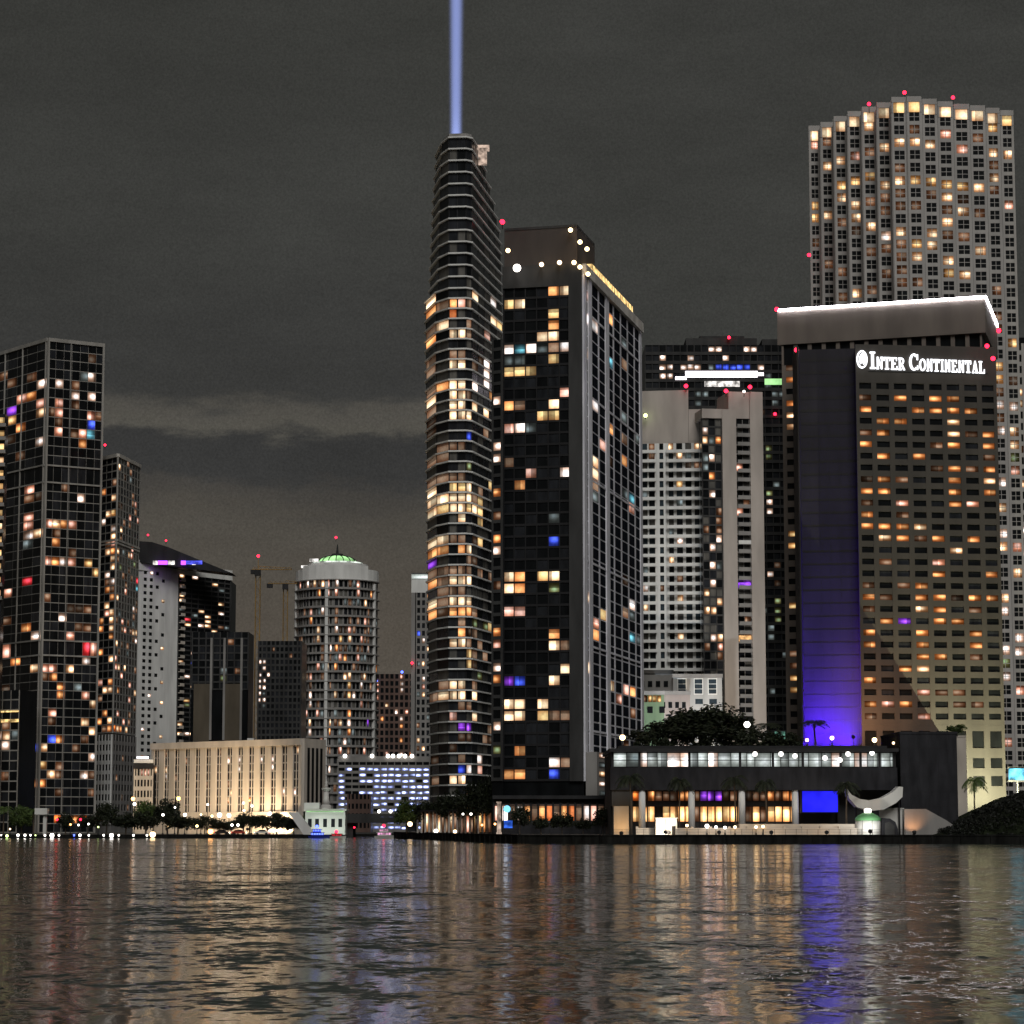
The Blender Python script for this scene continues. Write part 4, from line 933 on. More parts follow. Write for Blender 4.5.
    G = {'I': [bx(.3, .7, .1, .9), bx(.08, .92, 0, .1), bx(.08, .92, .9, 1)],
         'N': [bx(.1, .28, .1, .9), bx(.72, .9, .0, .9), bx(0, .38, 0, .1), bx(.62, 1, .9, 1), [(.08, 1), (.3, 1), (.9, 0), (.72, 0)]],
         'T': [bx(.36, .64, .1, .88), bx(.2, .8, 0, .1), bx(0, 1, .88, 1), bx(0, .12, .7, .88), bx(.88, 1, .7, .88)],
         'E': [bx(.12, .4, .1, .9), bx(0, .95, 0, .11), bx(0, .9, .89, 1), bx(.4, .72, .45, .56), bx(.85, .95, .11, .3), bx(.8, .9, .72, .89)],
         'R': [bx(.12, .38, .1, .9), bx(0, .5, 0, .1), bx(0, .5, .9, 1), [(.42, .48), (.62, .5), (1.02, 0), (.76, 0)]] + arc(.5, .73, .38, .27, .2, .11, -pi / 2, pi / 2) + [bx(.38, .5, .46, .56)],
         'C': arc(.52, .5, .5, .5, .24, .12, .28 * pi, 1.72 * pi, 16) + [bx(.82, .94, .62, .95), bx(.84, .94, .05, .3)],
         'O': arc(.5, .5, .5, .5, .24, .12, 0, 2 * pi, 18),
         'A': [[(.1, .1), (.24, .1), (.56, 1), (.44, 1)], [(.62, .1), (.9, .1), (.6, 1), (.42, 1)], bx(.28, .74, .3, .4), bx(0, .36, 0, .1), bx(.54, 1, 0, .1)],
         'L': [bx(.12, .42, .1, .9), bx(0, .55, .9, 1), bx(0, .95, 0, .11), bx(.84, .95, .11, .34)]}
    back = MB(); F3 = F2; back.fbox(F2, (869 - 856.5) * kx, (988.5 - 856.5) * kx, .0, .1, zbot(930) - .25, zbot(930) - .12)
    sign = back.build('sign', 'metal_dark', t.e)
    def glyph(ch, px, w, h):
        g = MB(); stroke(g, px, w, h, G[ch])
        o0 = g.build('letter', 'sign_white', t.e); o0.parent = sign
    x = 870
    for ch, w, h, adv in [('I', 6.2, 17.5, 6.8)] + [(c, 6.6, 12.6, 7.3) for c in 'NTER']:
        glyph(ch, x, w, h * PX, ); x += adv
    x = 909.5
    for ch, w, h, adv in [('C', 9.6, 17.5, 10.2)] + [(c, {'I': 3.6, 'O': 6.8}.get(c, 6.0), 12.6, {'I': 4.2, 'O': 7.4}.get(c, 6.9)) for c in 'ONTINENTAL']:
        glyph(ch, x, w, h * PX); x += adv
    g = MB(); stroke(g, 857.2, 10.8, 18.5 * PX, arc(.5, .5, .5, .5, .13, .09, 0, 2 * pi, 24) + arc(.52, .5, .26, .34, .12, .1, -.35 * pi, 1.3 * pi, 14) + [bx(.44, .56, .3, .72)])
    o0 = g.build('emblem', 'sign_white', t.e); o0.parent = sign
    t.finish()
hotel()
# ============ ground, water
def poly_struct(name, poly, z0, z1, mat):
    m = MB(); m.prism(poly, z0, z1); o = m.build(name, mat); o['kind'] = 'structure'; return o
x345, x395 = xy(343, 830, 728)[0], xy(397, 830, 728)[0]
poly_struct('ground', [(-700, 728), (x345, 728), (x345 - 4, 815), (x395 + 20, 815), (700, 815), (5000, 6000), (-5000, 6000)], -3, G0, 'ground_soil')
S = [xy(396, 832, 712), xy(432, 834, 655), xy(472, 835, 584), xy(520, 835, 530), xy(600, 835, 520), (230, 517)]
poly_struct('promenade', S + [(420, 900), (S[0][0] + 4, 900)], -3.02, 1.7, 'paving')
m = MB()
for a, b in zip(S, S[1:]):
    f = Fr(a, b); m.fbox(f, 0, f.L, 0.02, .5, -2.9, 1.55); m.fbox(f, 0, f.L, -.3, .62, 1.55, 1.86)
    for k in range(int(f.L / 6)): m.fbox(f, k * 6 + 1, k * 6 + 1.35, .5, .8, -2.9, 1.5)
tag(m.build('seawall', 'seawall_stone'), 'dark seawall of stone running along the right shore above the water', 'seawall')
m = MB(); f = Fr((-700, 728), (x345, 728)); m.fbox(f, 0, f.L, .02, .4, -2.9, .7); m.fbox(f, 0, f.L, -.3, .5, .7, 1.02)
for k in range(int(f.L / 5)): m.fbox(f, k * 5, k * 5 + .4, .4, .75, -2.9, .95)
tag(m.build('seawall', 'seawall_stone'), 'low dark seawall along the left shore below the row of small white lamps', 'seawall')

WAVE = 2.6
def railing():
    m = MB(); f = Fr(S[3], S[4]); 
    for a, b in ((S[2], S[3]), (S[3], S[4]), (S[4], (82, 519.6))):
        f = Fr(a, b); k = int(f.L / 2.2)
        for i in range(k): m.fbox(f, f.L * i / k, f.L * i / k + .07, -.12, -.05, 1.86, 2.9)
        for z in (2.2, 2.55, 2.9): m.fbox(f, 0, f.L, -.11, -.06, z, z + .05)
    tag(m.build('railing', 'metal_dark'), 'thin dark railing along the top of the right shore seawall', 'railing')
railing()
def water():
    m, n, out = nt('water')
    p = n.nodes.new('ShaderNodeBsdfPrincipled')
    p.inputs['Base Color'].default_value = (.03, .042, .034, 1); p.inputs['Roughness'].default_value = .105
    p.inputs['IOR'].default_value = 1.34; p.inputs['Specular IOR Level'].default_value = .5
    p.inputs['Specular Tint'].default_value = (.84, 1, .92, 1)
    g = n.nodes.new('ShaderNodeNewGeometry')
    acc = None     # wave slopes, summed over swell, chop and ripples
    for k, (sx, sy, ax, ay, det, rot) in enumerate(((.03, .06, .05, .12, 2, .15), (.30, .22, .09, .15, 2, -.2), (1.25, .75, .15, .20, 2, .3), (3.4, 2.4, .11, .12, 1, 0))):
        mp = n.nodes.new('ShaderNodeMapping'); mp.inputs['Scale'].default_value = (sx, sy, 1); mp.inputs['Rotation'].default_value = (0, 0, rot); mp.inputs['Location'].default_value = (k * 7.3, k * 3.1, 0)
        t = n.nodes.new('ShaderNodeTexNoise'); t.inputs['Scale'].default_value = 1; t.inputs['Detail'].default_value = det
        n.links.new(g.outputs['Position'], mp.inputs['Vector']); n.links.new(mp.outputs[0], t.inputs['Vector'])
        q = n.nodes.new('ShaderNodeVectorMath'); q.operation = 'SUBTRACT'; q.inputs[1].default_value = (.5, .5, .5); n.links.new(t.outputs['Color'], q.inputs[0])
        w = n.nodes.new('ShaderNodeVectorMath'); w.operation = 'MULTIPLY'; w.inputs[1].default_value = (ax * WAVE, ay * WAVE, 0); n.links.new(q.outputs[0], w.inputs[0])
        if acc is None: acc = w
        else:
            s_ = n.nodes.new('ShaderNodeVectorMath'); s_.operation = 'ADD'; n.links.new(acc.outputs[0], s_.inputs[0]); n.links.new(w.outputs[0], s_.inputs[1]); acc = s_
    s_ = n.nodes.new('ShaderNodeVectorMath'); s_.operation = 'ADD'; n.links.new(acc.outputs[0], s_.inputs[0]); s_.inputs[1].default_value = (0, 0, 1)
    nz = n.nodes.new('ShaderNodeVectorMath'); nz.operation = 'NORMALIZE'; n.links.new(s_.outputs[0], nz.inputs[0]); n.links.new(nz.outputs[0], p.inputs['Normal'])
    n.links.new(p.outputs[0], out.inputs['Surface'])
    mm = MB(); mm.add([(-900, -200, 0), (900, -200, 0), (900, 900, 0), (-900, 900, 0)], [(0, 1, 2, 3)])
    o = mm.build('water', 'water'); o['kind'] = 'structure'
water()

# ============ plants
def tree_parts(seed, R=5.0, H=10.0, clumps=26, per=70, leaf=.42):
    R_ = random.Random(seed); tr = MB(); cr = MB()
    th = H * .42
    tr.tube((0, 0, -.3), (.15, .1, th), .32, .2, 8)
    for k in range(clumps):
        a = R_.uniform(0, 2 * math.pi); rr = R * math.sqrt(R_.random()) * .82; zz = th * .8 + (H - th * .8) * (.06 + .78 * R_.random() * (1 - .45 * (rr / R) ** 2))
        c = Vector((rr * math.cos(a), rr * math.sin(a), zz)); cr_ = R * R_.uniform(.2, .36)
        if k < 7: tr.tube((.15, .1, th * R_.uniform(.75, 1)), c, .13, .04, 5)
        for i in range(per):
            d = Vector((R_.gauss(0, 1), R_.gauss(0, 1), R_.gauss(0, .75))).normalized() * cr_ * R_.uniform(.55, 1.08)
            q = c + d; s = leaf * R_.uniform(.6, 1.3)
            e1 = Vector((R_.gauss(0, 1), R_.gauss(0, 1), R_.gauss(0, .6))).normalized(); e2 = e1.cross(Vector((R_.gauss(0, 1), R_.gauss(0, 1), R_.gauss(0, 1)))).normalized()
            cr.add([q - e1 * s, q + e2 * s * .5, q + e1 * s, q - e2 * s * .5], [(0, 1, 2, 3)])
    return tr, cr
def palm_parts(seed, H=10.0, L=2.9):
    R_ = random.Random(seed); tr = MB(); cr = MB(); px = 0; prev = Vector((0, 0, -.3))
    for k in range(1, 7):
        q = Vector((.25 * math.sin(k * .5 + seed) * k / 6, .1 * k / 6, H * k / 6)); tr.tube(prev, q, .26 - .02 * k, .24 - .02 * k, 8); prev = q
    for k in range(17):
        a = 2 * math.pi * k / 17 + R_.uniform(-.2, .2); up = R_.uniform(-.1, 1.1); pts = []
        for j in range(8):
            t = j / 7; r = L * t * R_.uniform(.97, 1.03); z = L * (up * t - (.75 + .4 * up) * t * t)
            pts.append(prev + Vector((r * math.cos(a), r * math.sin(a), z)))
        side = Vector((-math.sin(a), math.cos(a), 0))
        for j in range(7):
            p0, p1 = pts[j], pts[j + 1]; w = .62 * math.sin(math.pi * (j + .8) / 8.2) + .1
            for sg in (-1, 1):
                for h in (0, .5):
                    b = p0.lerp(p1, h); cr.add([b, b + (p1 - p0) * .4, b + (p1 - p0) * .75 + side * sg * w + Vector((0, 0, -w * .55)), b + (p1 - p0) * .45 + side * sg * w * .9 + Vector((0, 0, -w * .55))], [(0, 1, 2, 3)])
    return tr, cr
PROTO = {}
def plant(kind, label, px, ptop, Y, width, base, leaf='leaf_dark', group=None, cat='tree', name=None):
    """a tree whose top is seen at (px, ptop); width in pixels"""
    key = (kind, leaf)
    p = P(px, ptop, Y); H = max(2.0, p.z - base); W = width * Y / F
    if key not in PROTO:
        seed = len(PROTO) + 3
        tr, cr = palm_parts(seed) if kind.startswith('palm') else tree_parts(seed, clumps={'tree_a': 40, 'tree_b': 34, 'tree_c': 46}[kind])
        e = thing(name or ('palm_tree' if kind.startswith('palm') else 'tree'), (0, 0, 0), label, cat, group)
        a = tr.build('trunk', 'bark', e); b = cr.build('crown', leaf, e)
        PROTO[key] = (e, a, b)
    else:
        e0, a0, b0 = PROTO[key]
        e = e0.copy(); COL.objects.link(e)
        for c in (a0, b0): d = c.copy(); COL.objects.link(d); d.parent = e
        e['label'] = label
        if group: e['group'] = group
        elif 'group' in e.keys(): del e['group']
    R_ = random.Random(label)
    e.location = (p.x, Y, base); e.rotation_euler = (0, 0, R_.uniform(0, 6.28))
    if kind.startswith('palm'): e.scale = (W / 5.8, W / 5.8, (H - W * .12) / 10.6)
    else: e.scale = (W / 10.2, W / 10.2, H / 9.6)
    return e
gl = 'trees along the left shore'
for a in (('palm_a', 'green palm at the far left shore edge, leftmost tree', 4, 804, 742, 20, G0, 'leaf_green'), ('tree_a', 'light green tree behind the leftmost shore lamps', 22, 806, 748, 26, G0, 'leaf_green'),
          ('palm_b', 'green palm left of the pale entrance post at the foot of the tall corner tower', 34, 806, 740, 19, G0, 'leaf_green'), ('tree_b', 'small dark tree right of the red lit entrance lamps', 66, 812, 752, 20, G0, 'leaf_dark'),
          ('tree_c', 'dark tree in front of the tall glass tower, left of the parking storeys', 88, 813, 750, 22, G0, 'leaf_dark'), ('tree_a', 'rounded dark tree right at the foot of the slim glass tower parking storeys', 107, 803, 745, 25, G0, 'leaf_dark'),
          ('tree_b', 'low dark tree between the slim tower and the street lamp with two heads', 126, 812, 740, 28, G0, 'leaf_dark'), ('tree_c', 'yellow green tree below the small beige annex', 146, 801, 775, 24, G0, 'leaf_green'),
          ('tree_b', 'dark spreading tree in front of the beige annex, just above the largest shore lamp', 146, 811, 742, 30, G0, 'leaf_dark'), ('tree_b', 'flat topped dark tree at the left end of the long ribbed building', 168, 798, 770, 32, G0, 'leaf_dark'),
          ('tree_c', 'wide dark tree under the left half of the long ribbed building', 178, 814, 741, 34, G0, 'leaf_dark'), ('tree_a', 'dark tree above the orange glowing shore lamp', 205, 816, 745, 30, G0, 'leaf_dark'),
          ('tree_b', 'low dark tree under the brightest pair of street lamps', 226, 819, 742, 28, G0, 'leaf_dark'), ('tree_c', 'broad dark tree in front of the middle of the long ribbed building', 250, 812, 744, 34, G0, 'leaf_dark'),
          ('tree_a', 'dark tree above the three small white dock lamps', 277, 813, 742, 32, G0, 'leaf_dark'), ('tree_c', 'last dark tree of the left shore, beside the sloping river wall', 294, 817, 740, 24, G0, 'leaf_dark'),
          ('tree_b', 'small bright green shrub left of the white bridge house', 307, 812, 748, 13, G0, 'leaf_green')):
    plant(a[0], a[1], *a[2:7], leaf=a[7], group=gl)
gq = 'dark trees in front of the restaurants'
for px, top, w, kd, lab in ((520, 806, 22, 'tree_a', 'dark tree in front of the left end of the orange restaurants'), (541, 816, 20, 'tree_b', 'low dark tree in front of the white lit restaurant window'), (562, 812, 24, 'tree_c', 'dark tree before the middle of the orange restaurants'), (583, 818, 18, 'tree_b', 'small dark bush before the right half of the orange restaurants'), (603, 808, 22, 'tree_a', 'dark tree between the orange restaurants and the pavilion end wall')):
    plant(kd, lab, px, top, 572, w, 1.7, leaf='leaf_dark', group=gq)
gr = 'dark trees on the right bank of the river'
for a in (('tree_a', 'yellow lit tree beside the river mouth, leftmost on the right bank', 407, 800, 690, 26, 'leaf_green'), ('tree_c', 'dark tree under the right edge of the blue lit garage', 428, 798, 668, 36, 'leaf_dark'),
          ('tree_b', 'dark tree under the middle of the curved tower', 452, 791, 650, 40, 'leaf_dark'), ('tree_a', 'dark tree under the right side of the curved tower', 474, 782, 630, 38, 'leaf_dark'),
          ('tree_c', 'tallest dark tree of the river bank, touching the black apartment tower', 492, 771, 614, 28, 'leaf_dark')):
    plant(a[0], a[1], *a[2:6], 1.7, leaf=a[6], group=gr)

# ============ pavilion on the right shore
def pavilion():
    Y = 545; A = xy(612, 830, Y); B = xy(897, 830, Y)
    t = Tower('waterfront_pavilion', 'long low dark pavilion with a white lit glass gallery above warm shop fronts', A, 'pavilion')
    F1 = Fr(A, B); f = lambda px: F1.L * (px - 612) / 285
    z = lambda py: zt(py, Y)
    t.mb('body', 'concrete_dark').prism([F1.at(0, -7), F1.at(F1.L, -7), F1.at(F1.L, -42), F1.at(0, -42)], 1.7, z(752))
    t.mb('roof_slab', 'metal_dark').fbox(F1, -.5, F1.L + .5, -42.2, 1.2, z(752) + .02, z(748.5))
    t.mb('roof_slab', 'metal_dark').fbox(F1, f(620), f(890), -40, -2, z(748.5), z(745.5))
    t.mb('fascia', 'stone_dark').fbox(F1, -.3, F1.L + .3, -6.9, 0, z(790), z(767.5))
    R = random.Random(5)
    LIT['wk2'] = room('walkway_grey', (.9, 1, .95), .3, .4, .5)
    px = 614.0; i = 0
    while px < 893:
        w = R.choice((8, 10, 13, 16)); code = R.choice(('walk', 'walk', 'walk', 'W', 'wk2')) if px > 638 else ('e' if i % 2 else 'walk')
        t.pane(Fr(F1.at(0, -1), F1.at(F1.L, -1)), f(px) + .08, f(min(px + w, 895)) - .08, z(766.5), z(753), code); px += w; i += 1
    LIT['walk'] = MATS['walkway_white']
    for q in (613, 640, 690, 741, 774, 804, 842, 862, 881, 896): t.mb('gallery_post', 'metal_dark').fbox(F1, f(q) - .25, f(q) + .25, -1.2, -.2, z(767.5), z(752))
    t.mb('gallery_rail', 'metal_dark').fbox(F1, 0, F1.L, -.7, -.5, z(760.5), z(759.8)); t.mb('gallery_rail', 'metal_dark').fbox(F1, 0, F1.L, -.7, -.5, z(757.2), z(756.8))
    for q, yy in ((755, 754), (781, 754), (795, 756), (825, 758), (840, 760), (848, 754), (872, 753)):
        p = P(q, yy, Y - .2); mm = MB(); mm.ball(p, .5); mm.tube((p.x, p.y, p.z + .4), (p.x, p.y, z(752)), .06, .06, 5, 1); mm.build('gallery_lamp', ['lamp_white', 'metal_dark'], t.e)
    # shop fronts in the recess
    Fb = Fr(F1.at(0, -6.95), F1.at(F1.L, -6.95))
    LIT['shop'] = MATS['shop_warm']; LIT['viol'] = MATS['room_purple']
    n = 34; sw = 7.6
    for i in range(n):
        p0 = 634 + i * sw
        if p0 > 798: break
        lo = 'shop' if R.random() < .86 else 'd'
        if not (654 < p0 < 662): t.pane(Fb, f(p0) + .12, f(p0 + sw) - .12, z(821.5), z(806.5), lo)
        up = R.choice(['a', 'd', 'd', 'f', 'o', 'f']) if not 698 < p0 < 727 else R.choice(['viol', 'f', 'f', 'viol'])
        t.pane(Fb, f(p0) + .12, f(p0 + sw) - .12, z(800.5), z(791), up)
        t.mb('shop_mullion', 'metal_dark').fbox(Fb, f(p0) - .12, f(p0) + .12, 0.03, .35, 1.7, z(790))
    t.mb('mezzanine_beam', 'metal_dark').fbox(F1, f(633), f(802), -6.9, -4.6, z(806), z(801))
    for q in (642.5, 692, 742.5, 796): 
        mm = MB(); c = F1.at(f(q), -1); mm.lathe(c, [(.75, 1.7), (.7, z(790))], 14); mm.lathe(c, [(1.05, 1.7), (1.0, 2.3), (.76, 2.5)], 14); mm.build('column', 'concrete_white', t.e, smooth=True)
    # warm pier at the left and blue-lit wall at the right, its light built as a glowing pane
    t.mb('end_wall', 'concrete_beige').fbox(F1, f(614), f(629), -6, -.5, 1.7, z(806)); t.mb('end_wall', 'concrete_dark').fbox(F1, f(612), f(633), -6.5, -.4, z(806) + .02, z(790) - .02)
    t.mb('panel_frame', 'metal_dark').fbox(F1, f(802), f(841), -3.4, -2.5, z(813), z(790) - .02)
    t.pane(Fr(F1.at(0, -2.5), F1.at(F1.L, -2.5)), f(804), f(839.5), z(812), z(791), 'wall_glow'); LIT['wall_glow'] = MATS['wall_glow_blue']  # this pane glows itself, in place of a wall lit blue
    t.mb('end_wall', 'concrete_dark').fbox(F1, f(841), f(896), -6.5, -5.5, 1.7, z(790) - .02)
    t.finish(100)
    # terrace wall in front
    Yw = 531; A = xy(636, 830, Yw); B = xy(857, 830, Yw); F3 = Fr(A, B); g = lambda px: F3.L * (px - 636) / 221
    mm = MB(); mm.fbox(F3, 0, F3.L, -1, 0, 1.7, zt(828, Yw)); 
    for k in range(12): mm.fbox(F3, F3.L * k / 12, F3.L * k / 12 + .5, -1.1, .15, 1.7, zt(826.5, Yw))
    mm.fbox(F3, g(740), F3.L, -9, -1.02, 1.7, zt(824, Yw)); mm.fbox(F3, g(676), g(740), -8, -1.02, 1.7, zt(831, Yw))
    tag(mm.build('terrace_wall', 'concrete_beige'), 'low pale terrace wall with short piers in front of the pavilion shops', 'wall')
    mm = MB(); mm.fbox(F3, g(655), g(676), .3, 3.3, 1.7, zt(818.5, Yw - 2)); mm.fbox(F3, g(655) - .15, g(676) + .15, .15, 3.45, zt(818.5, Yw - 2), zt(817.6, Yw - 2))
    e = thing('ticket_booth', (*F3.at(g(665), 2), 1.7), 'white ticket booth with a dark door standing before the warm shop fronts', 'booth')
    mm.build('wall', 'paint_white', e); mm = MB(); mm.fbox(F3, g(671), g(674.5), 3.31, 3.4, 1.72, zt(826, Yw - 2)); mm.build('door', 'metal_dark', e)
    mm = MB(); mm.fbox(F3, g(664.6), g(665.0), 3.31, 3.36, 1.8, zt(819, Yw - 2)); mm.build('wall_joint', 'metal_dark', e)
    gl2 = 'globe lamps on the terrace wall'
    for q, yy, col, lab in ((687, 825.5, 'lamp_warm', 'pinkish globe lamp on the terrace wall just right of the white ticket booth'), (707, 826, 'lamp_white', 'largest white globe lamp on the terrace wall below the purple lit shop'),
                            (716, 827, 'lamp_white', 'white globe lamp on the terrace wall, next right of the largest one'), (725, 827.5, 'lamp_white', 'white globe lamp on the terrace wall between the purple shop and the third column'),
                            (735, 827, 'lamp_warm', 'pinkish globe lamp on the terrace wall just left of the third pavilion column'), (756, 827, 'lamp_warm', 'warm globe lamp on the terrace wall just right of the third pavilion column'), (763, 826.5, 'lamp_warm', 'warm globe lamp, rightmost on the terrace wall')):
        globe(q, yy, Yw - .5, .42 if q != 707 else .6, col, lab, 1.7, gl2, small=True)
def globe(px, py, Y, r, mat, label, base, group=None, small=False, arm=0):
    p = P(px, py, Y); e = thing('globe_lamp' if small else 'street_lamp', (p.x, p.y, base), label, 'lamp', group)
    mm = MB(); pr = .07 if small else .12
    mm.lathe((p.x + arm, p.y), [(pr * 2.4, base), (pr * 2.2, base + .35), (pr, base + .5), (pr * .8, max(base + .55, p.z - r * .9))], 8)
    if arm: mm.tube((p.x + arm, p.y, p.z - r * .9), (p.x, p.y, p.z + r * .6), pr * .8, pr * .7, 6)
    mm.build('post', 'metal_dark', e)
    r *= .72; mm = MB(); mm.ball(p, r, 0, 12, 8); mm.build('globe', mat, e, smooth=True)
    mm = MB(); mm.lathe((p.x, p.y), [(r * .45, p.z + r * .85), (r * .5, p.z + r * 1.0), (.05, p.z + r * 1.15)], 10); mm.build('cap', 'metal_dark', e)
    return e
pavilion()

# trees on and round the pavilion
gd = 'trees on the pavilion roof garden'; zd = zt(745.5, 545)
for a in (('tree_c', 'largest dark tree, rising above the middle of the pavilion roof', 706, 703, 568, 78), ('tree_a', 'dark tree on the pavilion roof left of the largest one', 672, 718, 562, 56), ('tree_b', 'low dark tree at the left end of the pavilion roof', 648, 728, 558, 44),
          ('tree_b', 'dark tree on the pavilion roof right of the largest one, before the round white lamp', 736, 713, 572, 48), ('tree_a', 'low dark tree under the white street lamp above the pavilion', 752, 729, 556, 44), ('palm_b', 'shaggy dark palm on the pavilion roof left of the teal sign', 769, 719, 563, 30), ('tree_c', 'low dark bush right under the teal sign on the pavilion roof', 786, 732, 557, 34),
          ('tree_a', 'flat dark bush below the largest roof tree', 700, 725, 554, 76)):
    plant(a[0], a[1], *a[2:6], zd, leaf='leaf_dark', group=gd)
def hedge():
    R_ = random.Random(11); m = MB(); x0, x1 = P(634, 740, 551).x, P(802, 740, 551).x
    for i in range(6500):
        x = R_.uniform(x0, x1); y = R_.uniform(549, 553); h = 1.5 + .9 * math.sin(x * .9) + .7 * math.sin(x * 2.3 + 1) ; z = zd + R_.random() ** .7 * (h + R_.uniform(0, .8))
        s = R_.uniform(.18, .4); q = Vector((x, y, z)); e1 = Vector((R_.gauss(0, 1), R_.gauss(0, 1), R_.gauss(0, 1))).normalized(); e2 = e1.cross(Vector((R_.gauss(0, 1), R_.gauss(0, 1), R_.gauss(0, 1)))).normalized()
        m.add([q - e1 * s, q + e2 * s * .6, q + e1 * s, q - e2 * s * .6], [(0, 1, 2, 3)])
    tag(m.build('hedge', 'leaf_dark'), 'uneven dark hedge along the roof edge of the pavilion', 'hedge')
hedge()
plant('palm_a', 'single palm silhouetted against the purple lit wall', 815, 717, 566, 30, zd, leaf='leaf_dark', group=None)
gp = 'palms in front of the pavilion'
for px, top, w, lab in ((631, 770, 30, 'dark palm at the left end of the pavilion front'), (679, 774, 26, 'dark palm just left of the second pavilion column'), (735, 772, 28, 'dark palm just left of the third pavilion column'), (766, 776, 24, 'dark palm between the third and fourth pavilion columns'), (846, 778, 28, 'dark palm between the blue panel and the white sail canopy')):
    plant('palm_b', lab, px, top, 538, w, 1.7, leaf='leaf_dark', group=gp)

# ============ right corner: canopy, kiosk, hut, slab tower, bank
def right_corner():
    Y = 538
    out = [(847, 789), (852, 795), (860, 799), (870, 800.5), (882, 798), (893, 792), (899, 786.5), (903, 787), (902.5, 797), (896, 803), (884, 809.5), (870, 811), (857, 807), (849, 798)]
    e = thing('sail_canopy', (P(875, 830, Y).x, Y, 1.7), 'white crescent shaped sail canopy left of the tall dark slab', 'canopy')
    m = MB(); m.slab3([P(x, y, Y) for x, y in out], (0, 5, 0)); m.build('sail', 'canopy_white', e)
    m = MB()
    for q in (856, 899): p = P(q, 800, Y + 2.5); m.tube((p.x, p.y, 1.7), (p.x, p.y, p.z), .22, .18, 8)
    m.build('post', 'metal_dark', e)
    A = xy(880, 830, 541); B = xy(904, 830, 541); f = Fr(A, B); m = MB(); m.fbox(f, 0, f.L, -1, 0, 1.7, zt(809, 541)); m.fbox(f, -.1, f.L + .1, -1.1, .1, zt(809, 541), zt(808, 541))
    tag(m.build('stage_wall', 'canopy_white'), 'grey white wall under the sail canopy behind the dark arched hut', 'wall')
    c = xy(868, 830, 532); e = thing('kiosk', (*c, 1.7), 'round white kiosk with a green roof and a lamp on top', 'kiosk')
    r = 12.5 * 532 / F; z0 = zt(820.5, 532)
    m = MB(); m.lathe(c, [(r, 1.7), (r, z0)], 28); m.build('wall', 'paint_white', e, smooth=True)
    m = MB(); m.lathe(c, [(r * 1.05, z0), (r * 1.0, z0 + .5), (r * .8, z0 + 1.0), (r * .45, z0 + 1.45), (r * .3, z0 + 1.6)], 28); m.build('roof', 'paint_green', e, smooth=True)
    m = MB(); m.lathe(c, [(r * .26, z0 + 1.6), (r * .28, z0 + 2.3), (r * .1, z0 + 2.5)], 16); m.build('lamp', 'lamp_white', e)
    for k in range(8):
        a = 2 * math.pi * k / 8 + .2; m = MB(); m.tube((c[0] + r * math.cos(a), c[1] + r * math.sin(a), 1.7), (c[0] + r * math.cos(a), c[1] + r * math.sin(a), z0), .08, .08, 5); m.build('post', 'concrete_grey', e)
    pts = [P(881.5, 835, 531), P(881.5, 820, 531), P(884, 818, 531), P(890, 818.5, 531), P(895.5, 822, 531), P(898, 829, 531), P(898.5, 835, 531)]
    e = thing('arched_hut', (P(890, 830, 531).x, 531, 1.7), 'dark arched hut right beside the round white kiosk', 'hut')
    m = MB(); m.slab3(pts, (0, 5, 0)); m.build('shell', 'stone_dark', e); m = MB(); m.slab3([P(885, 835, 530.9), P(885, 823, 530.9), P(890, 821.5, 530.9), P(894.5, 826, 530.9), P(895, 835, 530.9)], (0, .08, 0)); m.build('door', 'concrete_dark', e)
    # dark slab
    Y = 545; A = xy(901, 800, Y); B = xy(958, 800, Y); z = zt(734, Y)
    e = thing('stone_slab_building', (*A, 1.7), 'tall windowless dark stone block beside the lit corner of the hotel', 'building')
    f = Fr(A, B); m = MB(); m.fbox(f, 0, f.L, -28, 0, 1.7, z); m.build('wall', 'stone_dark', e)
    m = MB(); m.fbox(f, -.15, f.L + .15, -.6, .12, z, z + .5); m.fbox(f, -.15, .4, -28, -.6, z, z + .5); m.build('coping', 'stone_dark', e)
    m = MB()
    for k in range(1, 7): m.fbox(f, 0, f.L, .0, .025, 1.7 + (z - 1.7) * k / 7, 1.76 + (z - 1.7) * k / 7)
    for k in range(1, 6): m.fbox(f, f.L * k / 6, f.L * k / 6 + .06, .0, .03, 1.7, z)
    m.build('wall_joint', 'paint_black', e)
    A2 = xy(941, 800, 574); B2 = xy(967.5, 800, 574); e = thing('lit_wing', (*A2, 1.7), 'narrow pale wall lit yellow between the dark stone block and the hotel', 'building')
    f = Fr(A2, B2); m = MB(); m.fbox(f, 0, f.L, -27.0, 0, 1.7, zt(737, 574)); m.build('wall', 'concrete_beige', e); m = MB(); m.fbox(f, 0, f.L, -.5, .12, zt(737, 574), zt(735.5, 574)); m.build('coping', 'concrete_beige', e)
    plant('tree_b', 'small green bush on the roof edge between the dark block and the hotel', 957, 724, 566, 22, zt(736, 566), leaf='leaf_green')
    # sloping wall with uplight
    Yw = 532; m = MB(); m.slab3([P(904.5, 835.2, Yw), P(904.5, 809, Yw), P(926, 809, Yw), P(946, 820, Yw), P(968, 835.2, Yw)], (0, 3, 0))
    tag(m.build('ramp_wall', 'concrete_grey'), 'grey sloping ramp wall washed orange by a ground light, below the dark stone block', 'wall')
